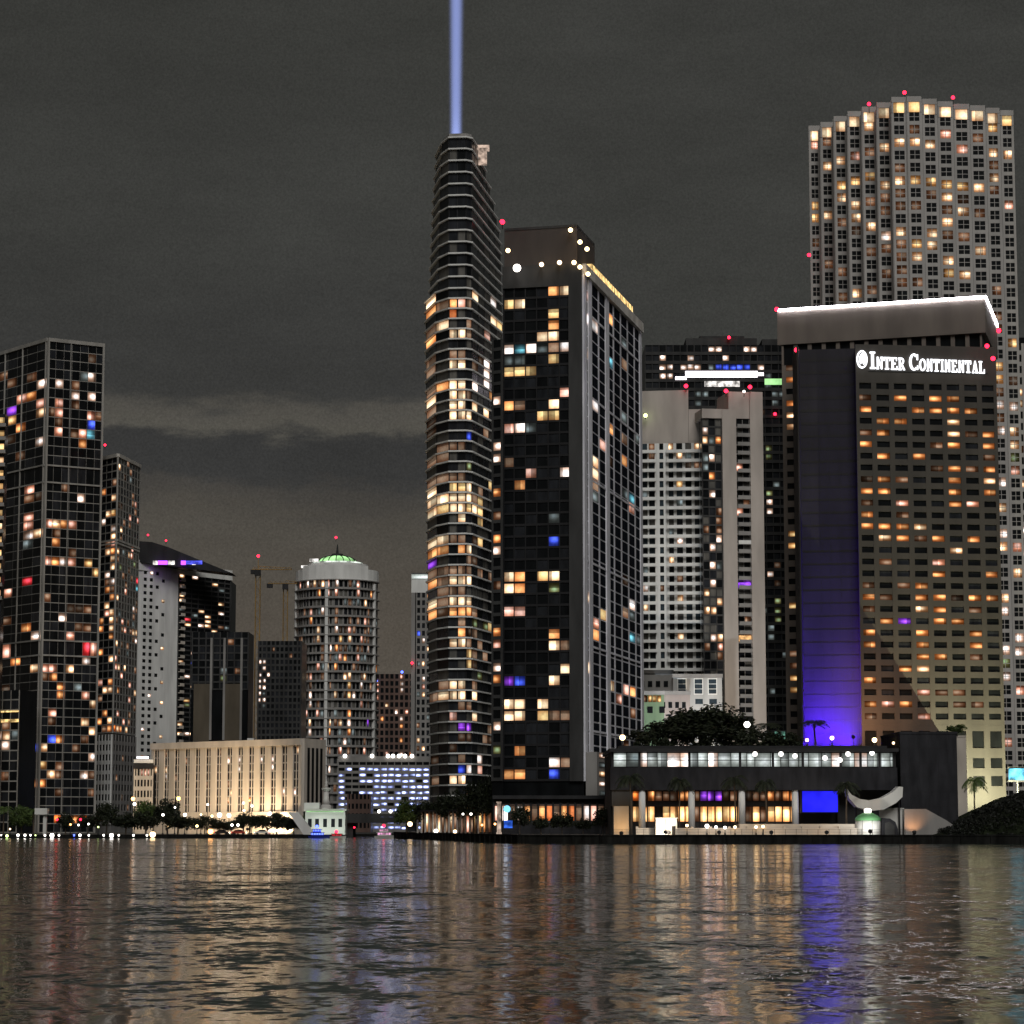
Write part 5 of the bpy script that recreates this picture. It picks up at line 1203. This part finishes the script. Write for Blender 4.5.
    p = P(914, 834, Yw - 1.6); e = thing('ground_light', (p.x, p.y, 1.7), 'small orange ground light at the foot of the sloping ramp wall', 'lamp'); m = MB(); m.lathe((p.x, p.y), [(.3, 1.7), (.3, 2.0), (.22, 2.05)], 12); m.build('housing', 'metal_dark', e); m = MB(); m.lathe((p.x, p.y), [(.2, 2.06), (.2, 2.1)], 12); m.build('lens', 'lamp_amber', e)
    # bank
    R = random.Random(4); m = MB(); nx, ny = 44, 14; x0, x1 = P(930, 830, 530).x, 150; vs = []
    for j in range(ny):
        for i in range(nx):
            X = x0 + (x1 - x0) * i / (nx - 1); Yy = 519.5 + 34 * j / (ny - 1)
            u = i / (nx - 1); h = 11.2 * (1 - math.exp(-(u / .27) ** 1.6)) if u > 0 else 0
            e_ = min(1, j / 4.0); h *= math.sqrt(max(0, 1 - (1 - e_) ** 2)) if j < 4 else 1
            vs.append((X, Yy, 1.72 + h * (.97 + .06 * R.random()) - (0 if h > .1 else .1)))
    m.add(vs, [(j * nx + i, j * nx + i + 1, (j + 1) * nx + i + 1, (j + 1) * nx + i) for j in range(ny - 1) for i in range(nx - 1)])
    o = m.build('hill', 'grass_dark', None, smooth=True); o['kind'] = 'structure'
    m = MB()
    for k in range(15000):
        X = R.uniform(x0 + 2, 128); Yy = R.uniform(518.5, 536); u = (X - x0) / (x1 - x0); hh = 11.2 * (1 - math.exp(-(u / .27) ** 1.6)); jj = min(1, (Yy - 519.5) / 10.5) if Yy > 519.5 else 0
        hh *= math.sqrt(max(0, 1 - (1 - jj) ** 2)); q = Vector((X, Yy, 1.7 + hh + R.uniform(-.1, .75) * min(1, hh + .2) + .5 * math.sin(X * .8) * math.sin(Yy * .7))); s = R.uniform(.15, .36)
        e1 = Vector((R.gauss(0, 1), R.gauss(0, 1), R.gauss(0, 1))).normalized(); e2 = e1.cross(Vector((R.gauss(0, 1), R.gauss(0, 1), R.gauss(0, 1)))).normalized()
        m.add([q - e1 * s, q + e2 * s * .6, q + e1 * s, q - e2 * s * .6], [(0, 1, 2, 3)])
    o = tag(m.build('ground_cover', 'leaf_black'), 'dark low shrubs covering the bank at the right edge of the shore', 'shrubs'); o['kind'] = 'stuff'
    plant('palm_a', 'palm with drooping fronds against the yellow lit hotel corner', 974, 774, 560, 26, 1.7, leaf='leaf_green')
    # cyan sign and car lights behind the bank
    p0, p1 = P(1009.5, 780, 585), P(1030, 768.5, 585); e = thing('lit_sign', (p0.x, 585, 1.7), 'glowing cyan box sign at the right edge behind the dark bank', 'sign')
    m = MB(); m.box(p0.x, p1.x, 585, 585.8, p0.z, p1.z); m.build('panel', 'sign_cyan', e); m = MB(); m.box(p0.x - .2, p1.x + .2, 585.1, 586, p1.z, p1.z + .4); m.box(p0.x - .2, p1.x + .2, 585.1, 586, p0.z - .4, p0.z); m.tube((p0.x + 2, 585.6, 1.7), (p0.x + 2, 585.6, p0.z - .4), .25, .25, 8); m.build('frame', 'metal_dark', e)
right_corner()

# ============ cars, boats, bridge, bridge house
def car(px, Y, base, label, body, face=1, lamp='lamp_red', lift=0):
    p = P(px, 830, Y); e = thing('parked_car', (p.x, Y, base), label, 'car')
    def X(a): return p.x + a * face
    m = MB(); pr = [(-2.1, .35), (-2.15, .8), (-1.6, .95), (-.9, 1.45), (.7, 1.48), (1.3, .98), (2.05, .85), (2.15, .4)]
    m.slab3([(X(a), Y - .85, base + z) for a, z in pr], (0, 1.7, 0)); m.build('body', body, e)
    m = MB(); m.slab3([(X(a), Y - .88, base + z) for a, z in [(-1.35, 1.0), (-.85, 1.38), (.62, 1.4), (1.05, 1.0)]], (0, .02, 0)); m.build('side_window', 'glass_dark', e)
    for a in (-1.3, 1.3):
        for yy in (-.8, .8):
            m = MB(); m.tube((X(a), Y + yy - .12, base + .33), (X(a), Y + yy + .12, base + .33), .33, .33, 14); m.build('wheel', 'rubber', e)
    for yy in (-.6, .6):
        m = MB(); m.box(min(X(-2.2), X(-2.05)), max(X(-2.2), X(-2.05)), Y + yy - .22, Y + yy + .22, base + .6, base + .85); m.build('tail_light', lamp, e)
        m = MB(); m.box(min(X(2.05), X(2.2)), max(X(2.05), X(2.2)), Y + yy - .2, Y + yy + .2, base + .55, base + .78); m.build('headlight', 'lamp_white', e)
    return e
car(222, 737, G0, 'dark parked car with bright headlights beside the orange glowing shore lamp', 'paint_black', 1)
car(239, 737, G0, 'parked car with glowing red tail lights on the left shore', 'paint_red', 1)
car(262, 739, G0, 'pale parked car left of the three small white dock lamps', 'paint_white', -1)

def bridge():
    Y0, Y1 = 792, 812; A = xy(338, 815, Y0); B = xy(420, 815, Y0)
    e = thing('river_bridge', (*A, 0), 'dark low bridge across the river mouth under the blue lit garage', 'bridge')
    f = Fr(A, B); zt_ = zt(817, Y0); m = MB(); m.fbox(f, 0, f.L, -18, 0, zt_ - 1.8, zt_); m.build('deck', 'concrete_dark', e)
    m = MB(); m.fbox(f, 0, f.L, -.25, .0, zt_ + .02, zt_ + 1.0); m.build('parapet', 'concrete_dark', e)
    for a in (.12, .88): m = MB(); m.fbox(f, f.L * a - 1.5, f.L * a + 1.5, -16, -2, -3, zt_ - 1.82); m.build('pier', 'concrete_dark', e)
    for q in (.5, .64): p = f.at(f.L * q, -.1); m = MB(); m.ball((p[0], p[1], zt_ + 1.7), .5); m.tube((p[0], p[1], zt_ + 1), (p[0], p[1], zt_ + 1.3), .1, .1, 6, 1); m.build('parapet_lamp', ['lamp_white', 'metal_dark'], e)
    p = f.at(f.L * .28, .2); m = MB(); m.ball((p[0] - 2, p[1] - .3, zt_ - 3.2), .28); m.build('navigation_lamp', 'lamp_red', e)
    # bridge house with column
    Y = 745; A = xy(305, 830, Y); B = xy(345, 830, Y); f = Fr(A, B); z = zt(811, Y)
    e = thing('bridge_house', (*A, G0), 'white bridge house washed in greenish light, right of the blue lit boat', 'building')
    m = MB(); m.fbox(f, 0, f.L, -9, 0, G0, z); m.build('wall', 'paint_white', e)
    m = MB(); m.fbox(f, -.4, f.L + .4, -9.4, .4, z, z + .6); m.build('cornice', 'paint_white', e)
    for q in (.12, .3, .5, .7, .88): m = MB(); m.fbox(f, f.L * q - .55, f.L * q + .55, .02, .1, G0 + 2.2, G0 + 4.6); m.build('window', 'glass_dark', e)
    m = MB(); m.fbox(f, -.3, f.L * .35, -8, .2, z + .62, z + 2.4); m.build('upper_storey', 'paint_white', e)
    m = MB(); fl = Fr(shift(A, 0, -.7), shift(B, 0, -.7)); m.fbox(fl, .5, fl.L - .5, 0, .25, z - .25, z - .05); m.build('eaves_light', 'dome_green', e)
    c = xy(326, 812, Y + 3); zc = zt(779, Y + 3)
    e = thing('monument_column', (*c, z), 'pale monument column with a figure on top rising above the white bridge house', 'column')
    m = MB(); m.lathe(c, [(1.5, z + .6), (1.5, z + 1.6), (1.0, z + 1.9)], 18); m.build('base', 'canopy_white', e)
    m = MB(); m.lathe(c, [(.95, z + 1.9), (.9, z + 3), (.72, zc - 3.6)], 18); m.build('shaft', 'canopy_white', e, smooth=True)
    m = MB(); m.lathe(c, [(.75, zc - 3.6), (1.35, zc - 3.0), (1.35, zc - 2.6), (.6, zc - 2.5)], 18); m.build('capital', 'canopy_white', e)
    m = MB(); m.lathe(c, [(.42, zc - 2.5), (.5, zc - 1.9), (.3, zc - 1.3), (.4, zc - .9), (.15, zc - .55), (.22, zc - .3), (.02, zc)], 12); m.build('figure', 'canopy_white', e, smooth=True)
    # sloping pale river wall
    pts = [P(288, 812, 734), P(298, 812, 734), P(313, 832, 734), P(305, 837, 734)]
    m = MB(); m.slab3(pts, (0, 3, 0)); tag(m.build('ramp_wall', 'concrete_white'), 'pale sloping river wall between the last left shore tree and the white bridge house', 'wall')
bridge()
def boat(px, py, L, label, hull, cabin, glow, Y=None, deck=2, canopy=True, lampmat=None, name='motor_boat'):
    Y = Y or 715; p = P(px, py, Y); e = thing(name, (p.x, Y, 0), label, 'boat')
    m = MB(); n = 9; ring = []
    for i in range(n):
        t = i / (n - 1); x = -L / 2 + L * t; w = L * .17 * (1 - max(0, (t - .55) / .45) ** 2 * .97); h = L * (.11 + .05 * t * t)
        ring.append([(p.x + x * .92, Y, -.3), (p.x + x * .96, Y - w * .7, 0), (p.x + x, Y - w, h), (p.x + x, Y + w, h), (p.x + x * .96, Y + w * .7, 0)])
    vs = [v for r in ring for v in r]; fs = [(i * 5 + j, i * 5 + (j + 1) % 5, (i + 1) * 5 + (j + 1) % 5, (i + 1) * 5 + j) for i in range(n - 1) for j in range(5)] + [(0, 1, 2, 3, 4)[::-1], tuple((n - 1) * 5 + j for j in range(5))]
    m.add(vs, fs); m.build('hull', hull, e)
    zb = L * .12
    for d in range(deck):
        x0, x1 = p.x - L * (.36 - .08 * d), p.x + L * (.22 - .12 * d); hh = L * .13; w = L * (.13 - .02 * d)
        m = MB(); m.box(x0, x1, Y - w, Y + w, zb, zb + hh * .3); 
        for k in range(6): xx = x0 + (x1 - x0) * k / 5; m.box(xx - .06, xx + .06, Y - w, Y - w + .1, zb + hh * .3, zb + hh)
        m.box(x0, x1, Y - w + .12, Y + w, zb + hh * .3, zb + hh - .01); m.build('cabin', cabin, e)
        m = MB(); 
        for k in range(5): m.box(x0 + (x1 - x0) * k / 5 + .12, x0 + (x1 - x0) * (k + 1) / 5 - .12, Y - w - .02, Y - w + .1, zb + hh * .36, zb + hh * .92)
        m.build('cabin_window', glow, e)
        m = MB(); m.box(x0 - .3, x1 + .3, Y - w - .2, Y + w + .2, zb + hh, zb + hh + .16); m.build('roof', cabin, e); zb += hh + .16
    m = MB(); m.tube((p.x - L * .1, Y, zb), (p.x - L * .1, Y, zb + L * .12), .06, .04, 6); m.build('mast', 'metal_dark', e)
    if lampmat: m = MB(); m.ball((p.x - L * .1, Y, zb + L * .12), .45); m.build('mast_lamp', lampmat, e)
    return e
boat(319, 832, 6.0, 'boat glowing deep blue from its cabin in front of the white bridge house', 'paint_blue', 'paint_blue', 'lamp_blue', 722, 2, lampmat='lamp_blue')
boat(338, 837, 4.6, 'small low boat with a red lamp beside the blue lit boat', 'paint_white', 'paint_red', 'room_red', 721, 1, lampmat='lamp_red')
boat(386, 832, 6.4, 'tour boat lit pink and blue with a red lamp at the river mouth', 'paint_white', 'paint_white', 'boat_pink', 712, 2, lampmat='lamp_red', name='tour_boat')

# waterfront cafe under the bank trees
def cafe():
    Y = 668; A = xy(422, 830, Y); B = xy(496, 830, Y - 48); f = Fr(A, B)
    t = Tower('waterfront_cafe', 'open waterfront cafe with cream lit columns under the dark river bank trees', A, 'cafe')
    z = zt(812, Y); t.mb('body', 'concrete_dark').prism([A, B, shift(B, 4, 8), shift(A, 4, 8)], 1.7, z); t.mb('roof_slab', 'metal_dark').fbox(f, -.4, f.L + .4, -6, 1.8, z, z + .5)
    n = 18; pat = 'kckkcdkcdfdrdfyadk'
    for i in range(n):
        t.pane(f, f.L * i / n + .15, f.L * (i + 1) / n - .15, 2.0, z - .5, {'c': 'c', 'k': 'd', 'd': 'd', 'f': 'f', 'r': 'k', 'y': 'y', 'a': 'a'}[pat[i]])
        m = MB(); c = f.at(f.L * i / n, 1.2); m.lathe(c, [(.28, 1.7), (.22, z)], 8); m.build('column', 'canopy_white', t.e)
    t.finish()
    for px, py, Yc, r, mat, lab in ((436, 831, 652, .75, 'lamp_white', 'brightest white globe lamp before the cream columned cafe'), (455, 831.5, 622, .6, 'lamp_warm', 'pinkish globe lamp before the middle of the cream columned cafe'), (410, 824, 684, .9, 'lamp_warm', 'warm globe lamp glowing behind the leftmost right bank tree'),
                               (482, 825, 600, .35, 'lamp_amber', 'small amber globe lamp near the right end of the columned cafe'), (495, 824, 585, .35, 'lamp_amber', 'small amber globe lamp just left of the blue light board'), (471, 814, 612, .4, 'lamp_white', 'white globe lamp under the tree on the right side of the curved tower'), (463, 814, 612, .35, 'lamp_white', 'small white globe lamp, left of a similar one under the bank trees')):
        globe(px, py, Yc, r, mat, lab, 1.7, None, small=True)
    # blue light boards
    p = P(507, 817, 570); e = thing('light_board', (p.x, 570, 1.7), 'post with a cyan round light over a blue panel, left of the orange restaurants', 'sign')
    m = MB(); q = P(507, 809, 569.5); m.tube((q.x, 569.6, q.z), (q.x, 569.3, q.z), .8, .8, 18); m.build('round_light', 'lamp_cyan', e)
    a, b = P(504, 828, 569.5), P(512.5, 820.5, 569.5); m = MB(); m.box(a.x, b.x, 569.3, 569.6, a.z, b.z); m.build('panel', 'room_blue_soft', e)
    m = MB(); m.box(p.x - .9, p.x - .7, 569.6, 569.9, 1.7, q.z + .6); m.box(p.x + .7, p.x + .9, 569.6, 569.9, 1.7, q.z + .6); m.build('post', 'metal_dark', e)
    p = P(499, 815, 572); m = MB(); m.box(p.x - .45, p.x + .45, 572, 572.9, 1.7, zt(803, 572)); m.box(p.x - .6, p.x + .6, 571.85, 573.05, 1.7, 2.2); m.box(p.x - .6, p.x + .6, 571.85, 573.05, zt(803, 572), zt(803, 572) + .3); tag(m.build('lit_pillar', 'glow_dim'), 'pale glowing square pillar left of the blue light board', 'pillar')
cafe()

# ============ lamps of the left shore
LS = 'small lamps along the left seawall'
ST_ = 'street lamps behind the left shore trees'
for px, py, Y, r, mat, lab in (
    (1.5, 836.3, 727.6, .35, 'lamp_white', 'white lamp at the very left edge of the shore'), (7, 837, 727.6, .6, 'lamp_green', 'yellow green lamp at the left end of the seawall'), (18, 837.2, 727.6, .55, 'lamp_white', 'white seawall lamp, next right of the yellow green one'),
    (25, 837.2, 727.6, .5, 'lamp_white', 'white seawall lamp, second right of the yellow green one'), (30.5, 836.2, 727.6, .38, 'lamp_white', 'small white seawall lamp under the palm by the pale entrance post'), (35.5, 836, 727.6, .32, 'lamp_green', 'small yellowish seawall lamp under the pale entrance post'),
    (45, 836, 727.6, .42, 'lamp_white', 'small white seawall lamp at the left of the largest white one under the tall tower'), (52, 836.6, 727.6, .85, 'lamp_white', 'largest white seawall lamp, below the right part of the tall corner tower'), (59, 836, 727.6, .42, 'lamp_white', 'small white seawall lamp at the right of the largest one under the tall tower'),
    (74, 836, 727.6, .45, 'lamp_blue', 'blue seawall lamp below the red entrance lamps'), (80, 836.6, 727.6, .55, 'lamp_white', 'white seawall lamp just right of the blue one'), (89, 836, 727.6, .42, 'lamp_white', 'white seawall lamp at the right base corner of the tall glass tower'),
    (103.7, 835.7, 727.6, .42, 'lamp_white', 'small white seawall lamp below the left part of the parking storeys'), (111.5, 836.6, 727.6, .85, 'lamp_white', 'large white seawall lamp below the slim tower parking storeys'), (118.8, 835.7, 727.6, .4, 'lamp_white', 'small white seawall lamp right of the large one below the parking storeys'),
    (133.5, 835.5, 727.6, .45, 'lamp_white', 'single white seawall lamp below the street lamp with two heads'), (147, 835.5, 727.6, .4, 'lamp_white', 'small white seawall lamp touching the biggest warm one'), (152.7, 835.7, 727.6, 1.15, 'lamp_warm', 'biggest warm glowing seawall lamp below the beige annex'),
    (274, 830.5, 728.6, .4, 'lamp_white', 'left one of the three small white dock lamps'), (270.5, 831, 728.6, .4, 'lamp_white', 'middle one of the three small white dock lamps'), (277, 830.7, 728.6, .4, 'lamp_white', 'right one of the three small white dock lamps')):
    if py < 832: px = {274: 270, 270.5: 273.5, 277: 277}[px]
    globe(px, min(py, 835.2) if r < .6 else py - 1.2, Y, r, mat, lab, G0, LS, small=True)
for px, py, Y, r, mat, lab in (
    (133, 798.8, 772, .8, 'lamp_amber', 'amber upper head of the street lamp pair by the beige annex'), (134.5, 804, 770, .65, 'lamp_white', 'white lower lamp right below the amber one by the beige annex'), (178.5, 798.5, 780, .85, 'lamp_amber', 'amber street lamp against the left end of the ribbed building'),
    (163, 814.8, 752, .55, 'lamp_white', 'white street lamp below the flat topped tree'), (175, 807.5, 765, .4, 'lamp_white', 'small white street lamp between the flat topped tree and the amber lamp'), (185, 814.8, 752, .7, 'lamp_white', 'white street lamp right of the flat topped tree'),
    (167.5, 826, 738, .4, 'lamp_warm', 'small pinkish lamp low among the trees left of the cars'), (197, 826, 737, .5, 'lamp_warm', 'pinkish lamp low on the shore left of the orange glowing lamp'), (210.5, 831.5, 734, 1.05, 'lamp_amber', 'orange glowing lamp, largest on the shore below the ribbed building'),
    (219.5, 815, 760, .95, 'lamp_white', 'left one of the brightest pair of white street lamps before the ribbed building'), (229, 815.5, 760, .8, 'lamp_white', 'right one of the brightest pair of white street lamps before the ribbed building'), (212, 816, 766, .5, 'lamp_warm', 'dimmer pinkish street lamp left of the brightest pair'),
    (201, 814.5, 766, .4, 'lamp_warm', 'dim warm street lamp left of the pinkish one before the ribbed building'), (207.5, 804.5, 775, .4, 'lamp_white', 'small white street lamp high before the left half of the ribbed building'), (243.5, 803, 775, .45, 'lamp_white', 'white street lamp high before the middle of the ribbed building'),
    (244, 810.5, 768, .4, 'lamp_white', 'small white street lamp just above the broad middle tree'), (252, 806, 773, .45, 'lamp_white', 'white street lamp right of the high middle ones'), (249.5, 800.5, 776, .3, 'lamp_amber', 'tiny amber street lamp before the middle of the ribbed building'),
    (270, 813.5, 762, .7, 'lamp_white', 'white street lamp behind the tree above the dock lamps'), (232, 825, 739, .5, 'lamp_white', 'left one of two white lamps above the red car lights'), (238, 825, 739, .5, 'lamp_white', 'right one of two white lamps above the red car lights'),
    (57, 819.5, 745, .5, 'lamp_red', 'left red entrance lamp at the foot of the tall glass tower'), (80.5, 819.5, 745, .5, 'lamp_red', 'right red entrance lamp at the foot of the tall glass tower'), (70.5, 824.5, 742, .4, 'lamp_amber', 'amber lamp between the two red entrance lamps'),
    (88.5, 824, 740, .4, 'lamp_white', 'small white lamp right of the red entrance lamps'), (78.5, 825, 740, .4, 'lamp_white', 'small white lamp below the right red entrance lamp'), (98.3, 827, 740, .35, 'lamp_green', 'small yellowish lamp left of the parking storeys tree'), (10, 829, 740, .35, 'lamp_warm', 'small warm lamp low behind the leftmost palms')):
    globe(px, py, Y, r, mat, lab, G0, ST_)
# lamps above the pavilion
for px, py, Y, r, mat, lab in ((747, 724.5, 556, .95, 'lamp_white', 'big round white lamp above the pavilion, before the beige condominium'), (807, 740, 553, .5, 'lamp_warm', 'small warm lamp on the pavilion roof at the left of the purple wall'), (832, 738, 553, .6, 'lamp_warm', 'warm lamp on the pavilion roof below the middle of the purple wall'),
                           (874.5, 740, 553, .75, 'lamp_warm', 'warm lamp on the pavilion roof before the first hotel windows'), (893.5, 743, 553, .4, 'lamp_warm', 'small warm lamp at the right end of the pavilion roof'), (622.5, 737.5, 553, .85, 'lamp_warm', 'warm glowing lamp on the pavilion roof beside the black apartment tower')):
    globe(px, py, Y, r, mat, lab, zd, None)
e = thing('lit_sign', (*xy(780, 745, 554), zd), 'small teal glowing square sign on the pavilion roof', 'sign')
a, b = P(775, 741, 554), P(785, 731.5, 554); m = MB(); m.box(a.x, b.x, 554, 554.3, a.z, b.z); m.build('panel', 'sign_teal', e); m = MB(); m.box(a.x + .9, a.x + 1.1, 554.05, 554.25, zd, a.z); m.box(a.x - .1, b.x + .1, 554.05, 554.4, b.z, b.z + .15); m.build('frame', 'metal_dark', e)
# pale entrance post on the left shore
e = thing('entrance_gate', (*xy(43, 830, 738), G0), 'pale entrance gate post with a flat canopy at the foot of the tall glass tower', 'gate')
p = P(45, 811, 738); m = MB(); m.box(p.x - .5, p.x + .5, 738, 739, G0, p.z - 1); m.build('post', 'canopy_white', e); m = MB(); m.box(p.x - 2.8, p.x + .8, 737, 740, p.z - 1, p.z + .8); m.build('canopy', 'canopy_white', e)

# ============ light
def spot(parent_label, cat, loc, target, col, power, size=60, blend=.5, rad=.4, base=None, name='floodlight'):
    e = thing(name, loc, parent_label, cat)
    d = (Vector(target) - Vector(loc)).normalized(); v = Vector(loc)
    m = MB(); m.tube(v - d * .6, v - d * .1, .35, .45, 10); 
    m.tube(v - Vector((0, 0, .2)) - d * .4, (v.x, v.y, base if base is not None else v.z - .8), .08, .08, 6); m.build('housing', 'metal_dark', e)
    L = bpy.data.lights.new(name, 'SPOT'); L.color = col; L.energy = power; L.spot_size = math.radians(size); L.spot_blend = blend; L.shadow_soft_size = rad
    o = bpy.data.objects.new('beam', L); COL.objects.link(o); o.parent = e
    o.rotation_euler = d.to_track_quat('-Z', 'Y').to_euler()
    return e
hb = zt(745, 598)
for px, lab in ((808, 'left of three purple floodlights at the foot of the hotel blank wall'), (829, 'middle of three purple floodlights at the foot of the hotel blank wall'), (849, 'right of three purple floodlights at the foot of the hotel blank wall')):
    p = P(px, 744, 598.5); q = P(829 + (px - 829) * .6, 690, 604)
    spot(lab, 'floodlight', (p.x, 600.8, hb - 4.2), (q.x, q.y, q.z), (.085, .012, 1), 155000, 84, 1, .5, base=1.7)
p = P(874, 741, 553); q = P(880, 700, 601); spot('warm floodlight on the pavilion roof aimed at the hotel windows', 'floodlight', (p.x, 586, 24), (q.x, 601, q.z), (1, .5, .24), 26000, 110, 1, .3, base=zd)
p = P(1004, 781, 582); spot('floodlight behind the dark bank aimed at the lower right corner of the hotel', 'floodlight', (p.x, 582, 7.6), (P(985, 690, 604).x, 604, P(985, 690, 604).z), (1, .97, .60), 135000, 130, .5, .12, base=2)
for px, lab in ((150, 'first floodlight from the left before the ribbed building'), (170, 'second floodlight from the left before the ribbed building'), (190, 'third floodlight from the left before the ribbed building'), (210, 'fourth floodlight from the left before the ribbed building'), (230, 'fifth floodlight from the left before the ribbed building'), (250, 'sixth floodlight from the left before the ribbed building'), (270, 'seventh floodlight from the left before the ribbed building'), (290, 'eighth floodlight from the left before the ribbed building')):
    p = P(px, 818, 792); q = P(px, 768, 815); spot(lab, 'floodlight', (p.x, 785, 2.6), (q.x, 815, q.z), (1, .73, .44), 11000, 150, .6, .4, base=G0)
for px, lab in ((316, 'left greenish floodlight before the white bridge house'), (336, 'right greenish floodlight before the white bridge house')):
    p = P(px, 832, 738); spot(lab, 'floodlight', (p.x, 738, 1.6), (p.x + .5, 745, 5), (.85, 1, .85), 900, 130, .8, .3, base=G0)
p = P(914, 834, 530); spot('orange uplight washing the sloping ramp wall', 'floodlight', (p.x, 529.6, 2.5), (p.x, 532, 5), (1, .45, .18), 700, 110, .9, .1, base=1.7, name='ground_spotlight')
p = P(868, 830, 527); spot('white floodlight lighting the round kiosk and the sail canopy', 'floodlight', (p.x, 524, 2.6), (p.x, 534, 7), (1, .98, .92), 2300, 130, .8, .3, base=1.7)
p = P(665, 830, 525); spot('warm floodlight lighting the white ticket booth', 'floodlight', (p.x, 523, 2.4), (p.x, 530, 4), (1, .85, .65), 2200, 140, .8, .3, base=1.7)
p = P(621, 830, 543); spot('amber floodlight washing the left end wall of the pavilion', 'floodlight', (p.x, 541.5, 2.2), (p.x, 546, 6), (1, .55, .18), 700, 120, .8, .2, base=1.7)
for px, lab in ((668, 'warm floodlight on the terrace before the left shops'), (718, 'warm floodlight on the terrace before the purple lit shop'), (770, 'warm floodlight on the terrace before the right shops'), (825, 'warm floodlight on the terrace before the blue panel')):
    p = P(px, 830, 527); spot(lab, 'floodlight', (p.x, 524.5, 2.3), (p.x, 531, 2.6), (1, .7, .42), 700, 150, .9, .3, base=1.7)
p = P(740, 725, 735); spot('warm floodlight at the foot of the beige condominium', 'floodlight', (P(740, 725, 700).x, 700, 22), (P(735, 640, 752).x, 752, P(735, 640, 752).z), (1, .84, .66), 40000, 120, .7, .6, base=1.7)
p = P(690, 725, 700); spot('cool floodlight at the foot of the white condominium', 'floodlight', (p.x, 698, 23), (P(668, 660, 760).x, 760, P(668, 660, 760).z), (.80, .90, 1), 36000, 120, .7, .6, base=1.7)

# glow of the city over the bay: one weak, very soft sun behind the camera
SUN = bpy.data.lights.new('city_glow', 'SUN'); SUN.energy = 1.4; SUN.angle = math.radians(32); SUN.color = (1, .98, .94)
so = bpy.data.objects.new('city_glow', SUN); COL.objects.link(so)
d = Vector((-math.sin(math.radians(9)) * .74, math.cos(math.radians(9)) * .74, -.67)); so.rotation_euler = d.to_track_quat('-Z', 'Y').to_euler()

W = bpy.data.worlds.new('World'); SC.world = W; W.use_nodes = True
n = W.node_tree; n.nodes.clear()
out = n.nodes.new('ShaderNodeOutputWorld'); bg = n.nodes.new('ShaderNodeBackground')
tc = n.nodes.new('ShaderNodeTexCoord'); sep = n.nodes.new('ShaderNodeSeparateXYZ'); n.links.new(tc.outputs['Generated'], sep.inputs[0])
def noise(scale, det, rough=.5):
    mp = n.nodes.new('ShaderNodeMapping'); mp.inputs['Scale'].default_value = scale
    t = n.nodes.new('ShaderNodeTexNoise'); t.inputs['Scale'].default_value = 1; t.inputs['Detail'].default_value = det; t.inputs['Roughness'].default_value = rough
    n.links.new(tc.outputs['Generated'], mp.inputs[0]); n.links.new(mp.outputs[0], t.inputs['Vector']); return t
def mth(op, a, b=None, c=None):
    q = n.nodes.new('ShaderNodeMath'); q.operation = op
    for i, v in enumerate((a, b, c)):
        if v is None: continue
        if isinstance(v, (int, float)): q.inputs[i].default_value = v
        else: n.links.new(v, q.inputs[i])
    return q.outputs[0]
n1 = noise((9, 9, 22), 4); n2 = noise((26, 26, 90), 6, .62); n3 = noise((1100, 1100, 1100), 2, .8); n4 = noise((5, 5, 14), 5, .6)
el = mth('ADD', sep.outputs['Z'], mth('MULTIPLY', mth('SUBTRACT', n1.outputs[0], .5), .035))
el = mth('ADD', el, mth('MULTIPLY_ADD', mth('SUBTRACT', n2.outputs[0], .5), .03, .006))
r = n.nodes.new('ShaderNodeValToRGB'); n.links.new(mth('MULTIPLY', el, 2.5), r.inputs[0])
R_ = r.color_ramp; R_.interpolation = 'EASE'
stops = [(0.0, (.100, .084, .068)), (.2, (.086, .074, .060)), (.3, (.075, .068, .057)), (.335, (.058, .054, .048)), (.355, (.039, .039, .038)), (.385, (.039, .039, .038)), (.401, (.084, .079, .067)), (.413, (.078, .073, .063)), (.436, (.042, .042, .040)), (.62, (.043, .0435, .040)), (.8, (.038, .0385, .035)), (1, (.037, .0375, .034))]
while len(R_.elements) < len(stops): R_.elements.new(.5)
for s_, (p_, c_) in zip(R_.elements, stops): s_.position = p_; s_.color = (*c_, 1)
# the bands of cloud fade out to the right
r2 = n.nodes.new('ShaderNodeMapRange'); r2.interpolation_type = 'SMOOTHSTEP'; n.links.new(mth('ADD', sep.outputs['X'], mth('MULTIPLY', mth('SUBTRACT', n1.outputs[0], .5), .1)), r2.inputs[0])
r2.inputs[1].default_value = -.02; r2.inputs[2].default_value = .04; r2.inputs[3].default_value = 0; r2.inputs[4].default_value = 1
mx = n.nodes.new('ShaderNodeMix'); mx.data_type = 'RGBA'; n.links.new(r2.outputs[0], mx.inputs[0]); n.links.new(r.outputs[0], mx.inputs[6]); mx.inputs[7].default_value = (.042, .0425, .039, 1)
n.links.new(mx.outputs[2], bg.inputs['Color'])
st = mth('MULTIPLY', mth('ADD', mth('MULTIPLY', n2.outputs[0], .35), .825), mth('ADD', mth('MULTIPLY', n3.outputs[0], .8), .6))
st = mth('MULTIPLY', st, mth('MULTIPLY_ADD', n4.outputs[0], .7, .65))
n.links.new(st, bg.inputs['Strength']); n.links.new(bg.outputs[0], out.inputs['Surface'])

SC.view_settings.view_transform = 'Standard'; SC.view_settings.look = 'None'; SC.view_settings.exposure = 0; SC.view_settings.gamma = 1
SC.render.engine = 'CYCLES'
cy = SC.cycles
cy.max_bounces = 4; cy.diffuse_bounces = 2; cy.glossy_bounces = 3; cy.volume_bounces = 0; cy.sample_clamp_indirect = 14; cy.sample_clamp_direct = 0
cy.caustics_reflective = False; cy.caustics_refractive = False
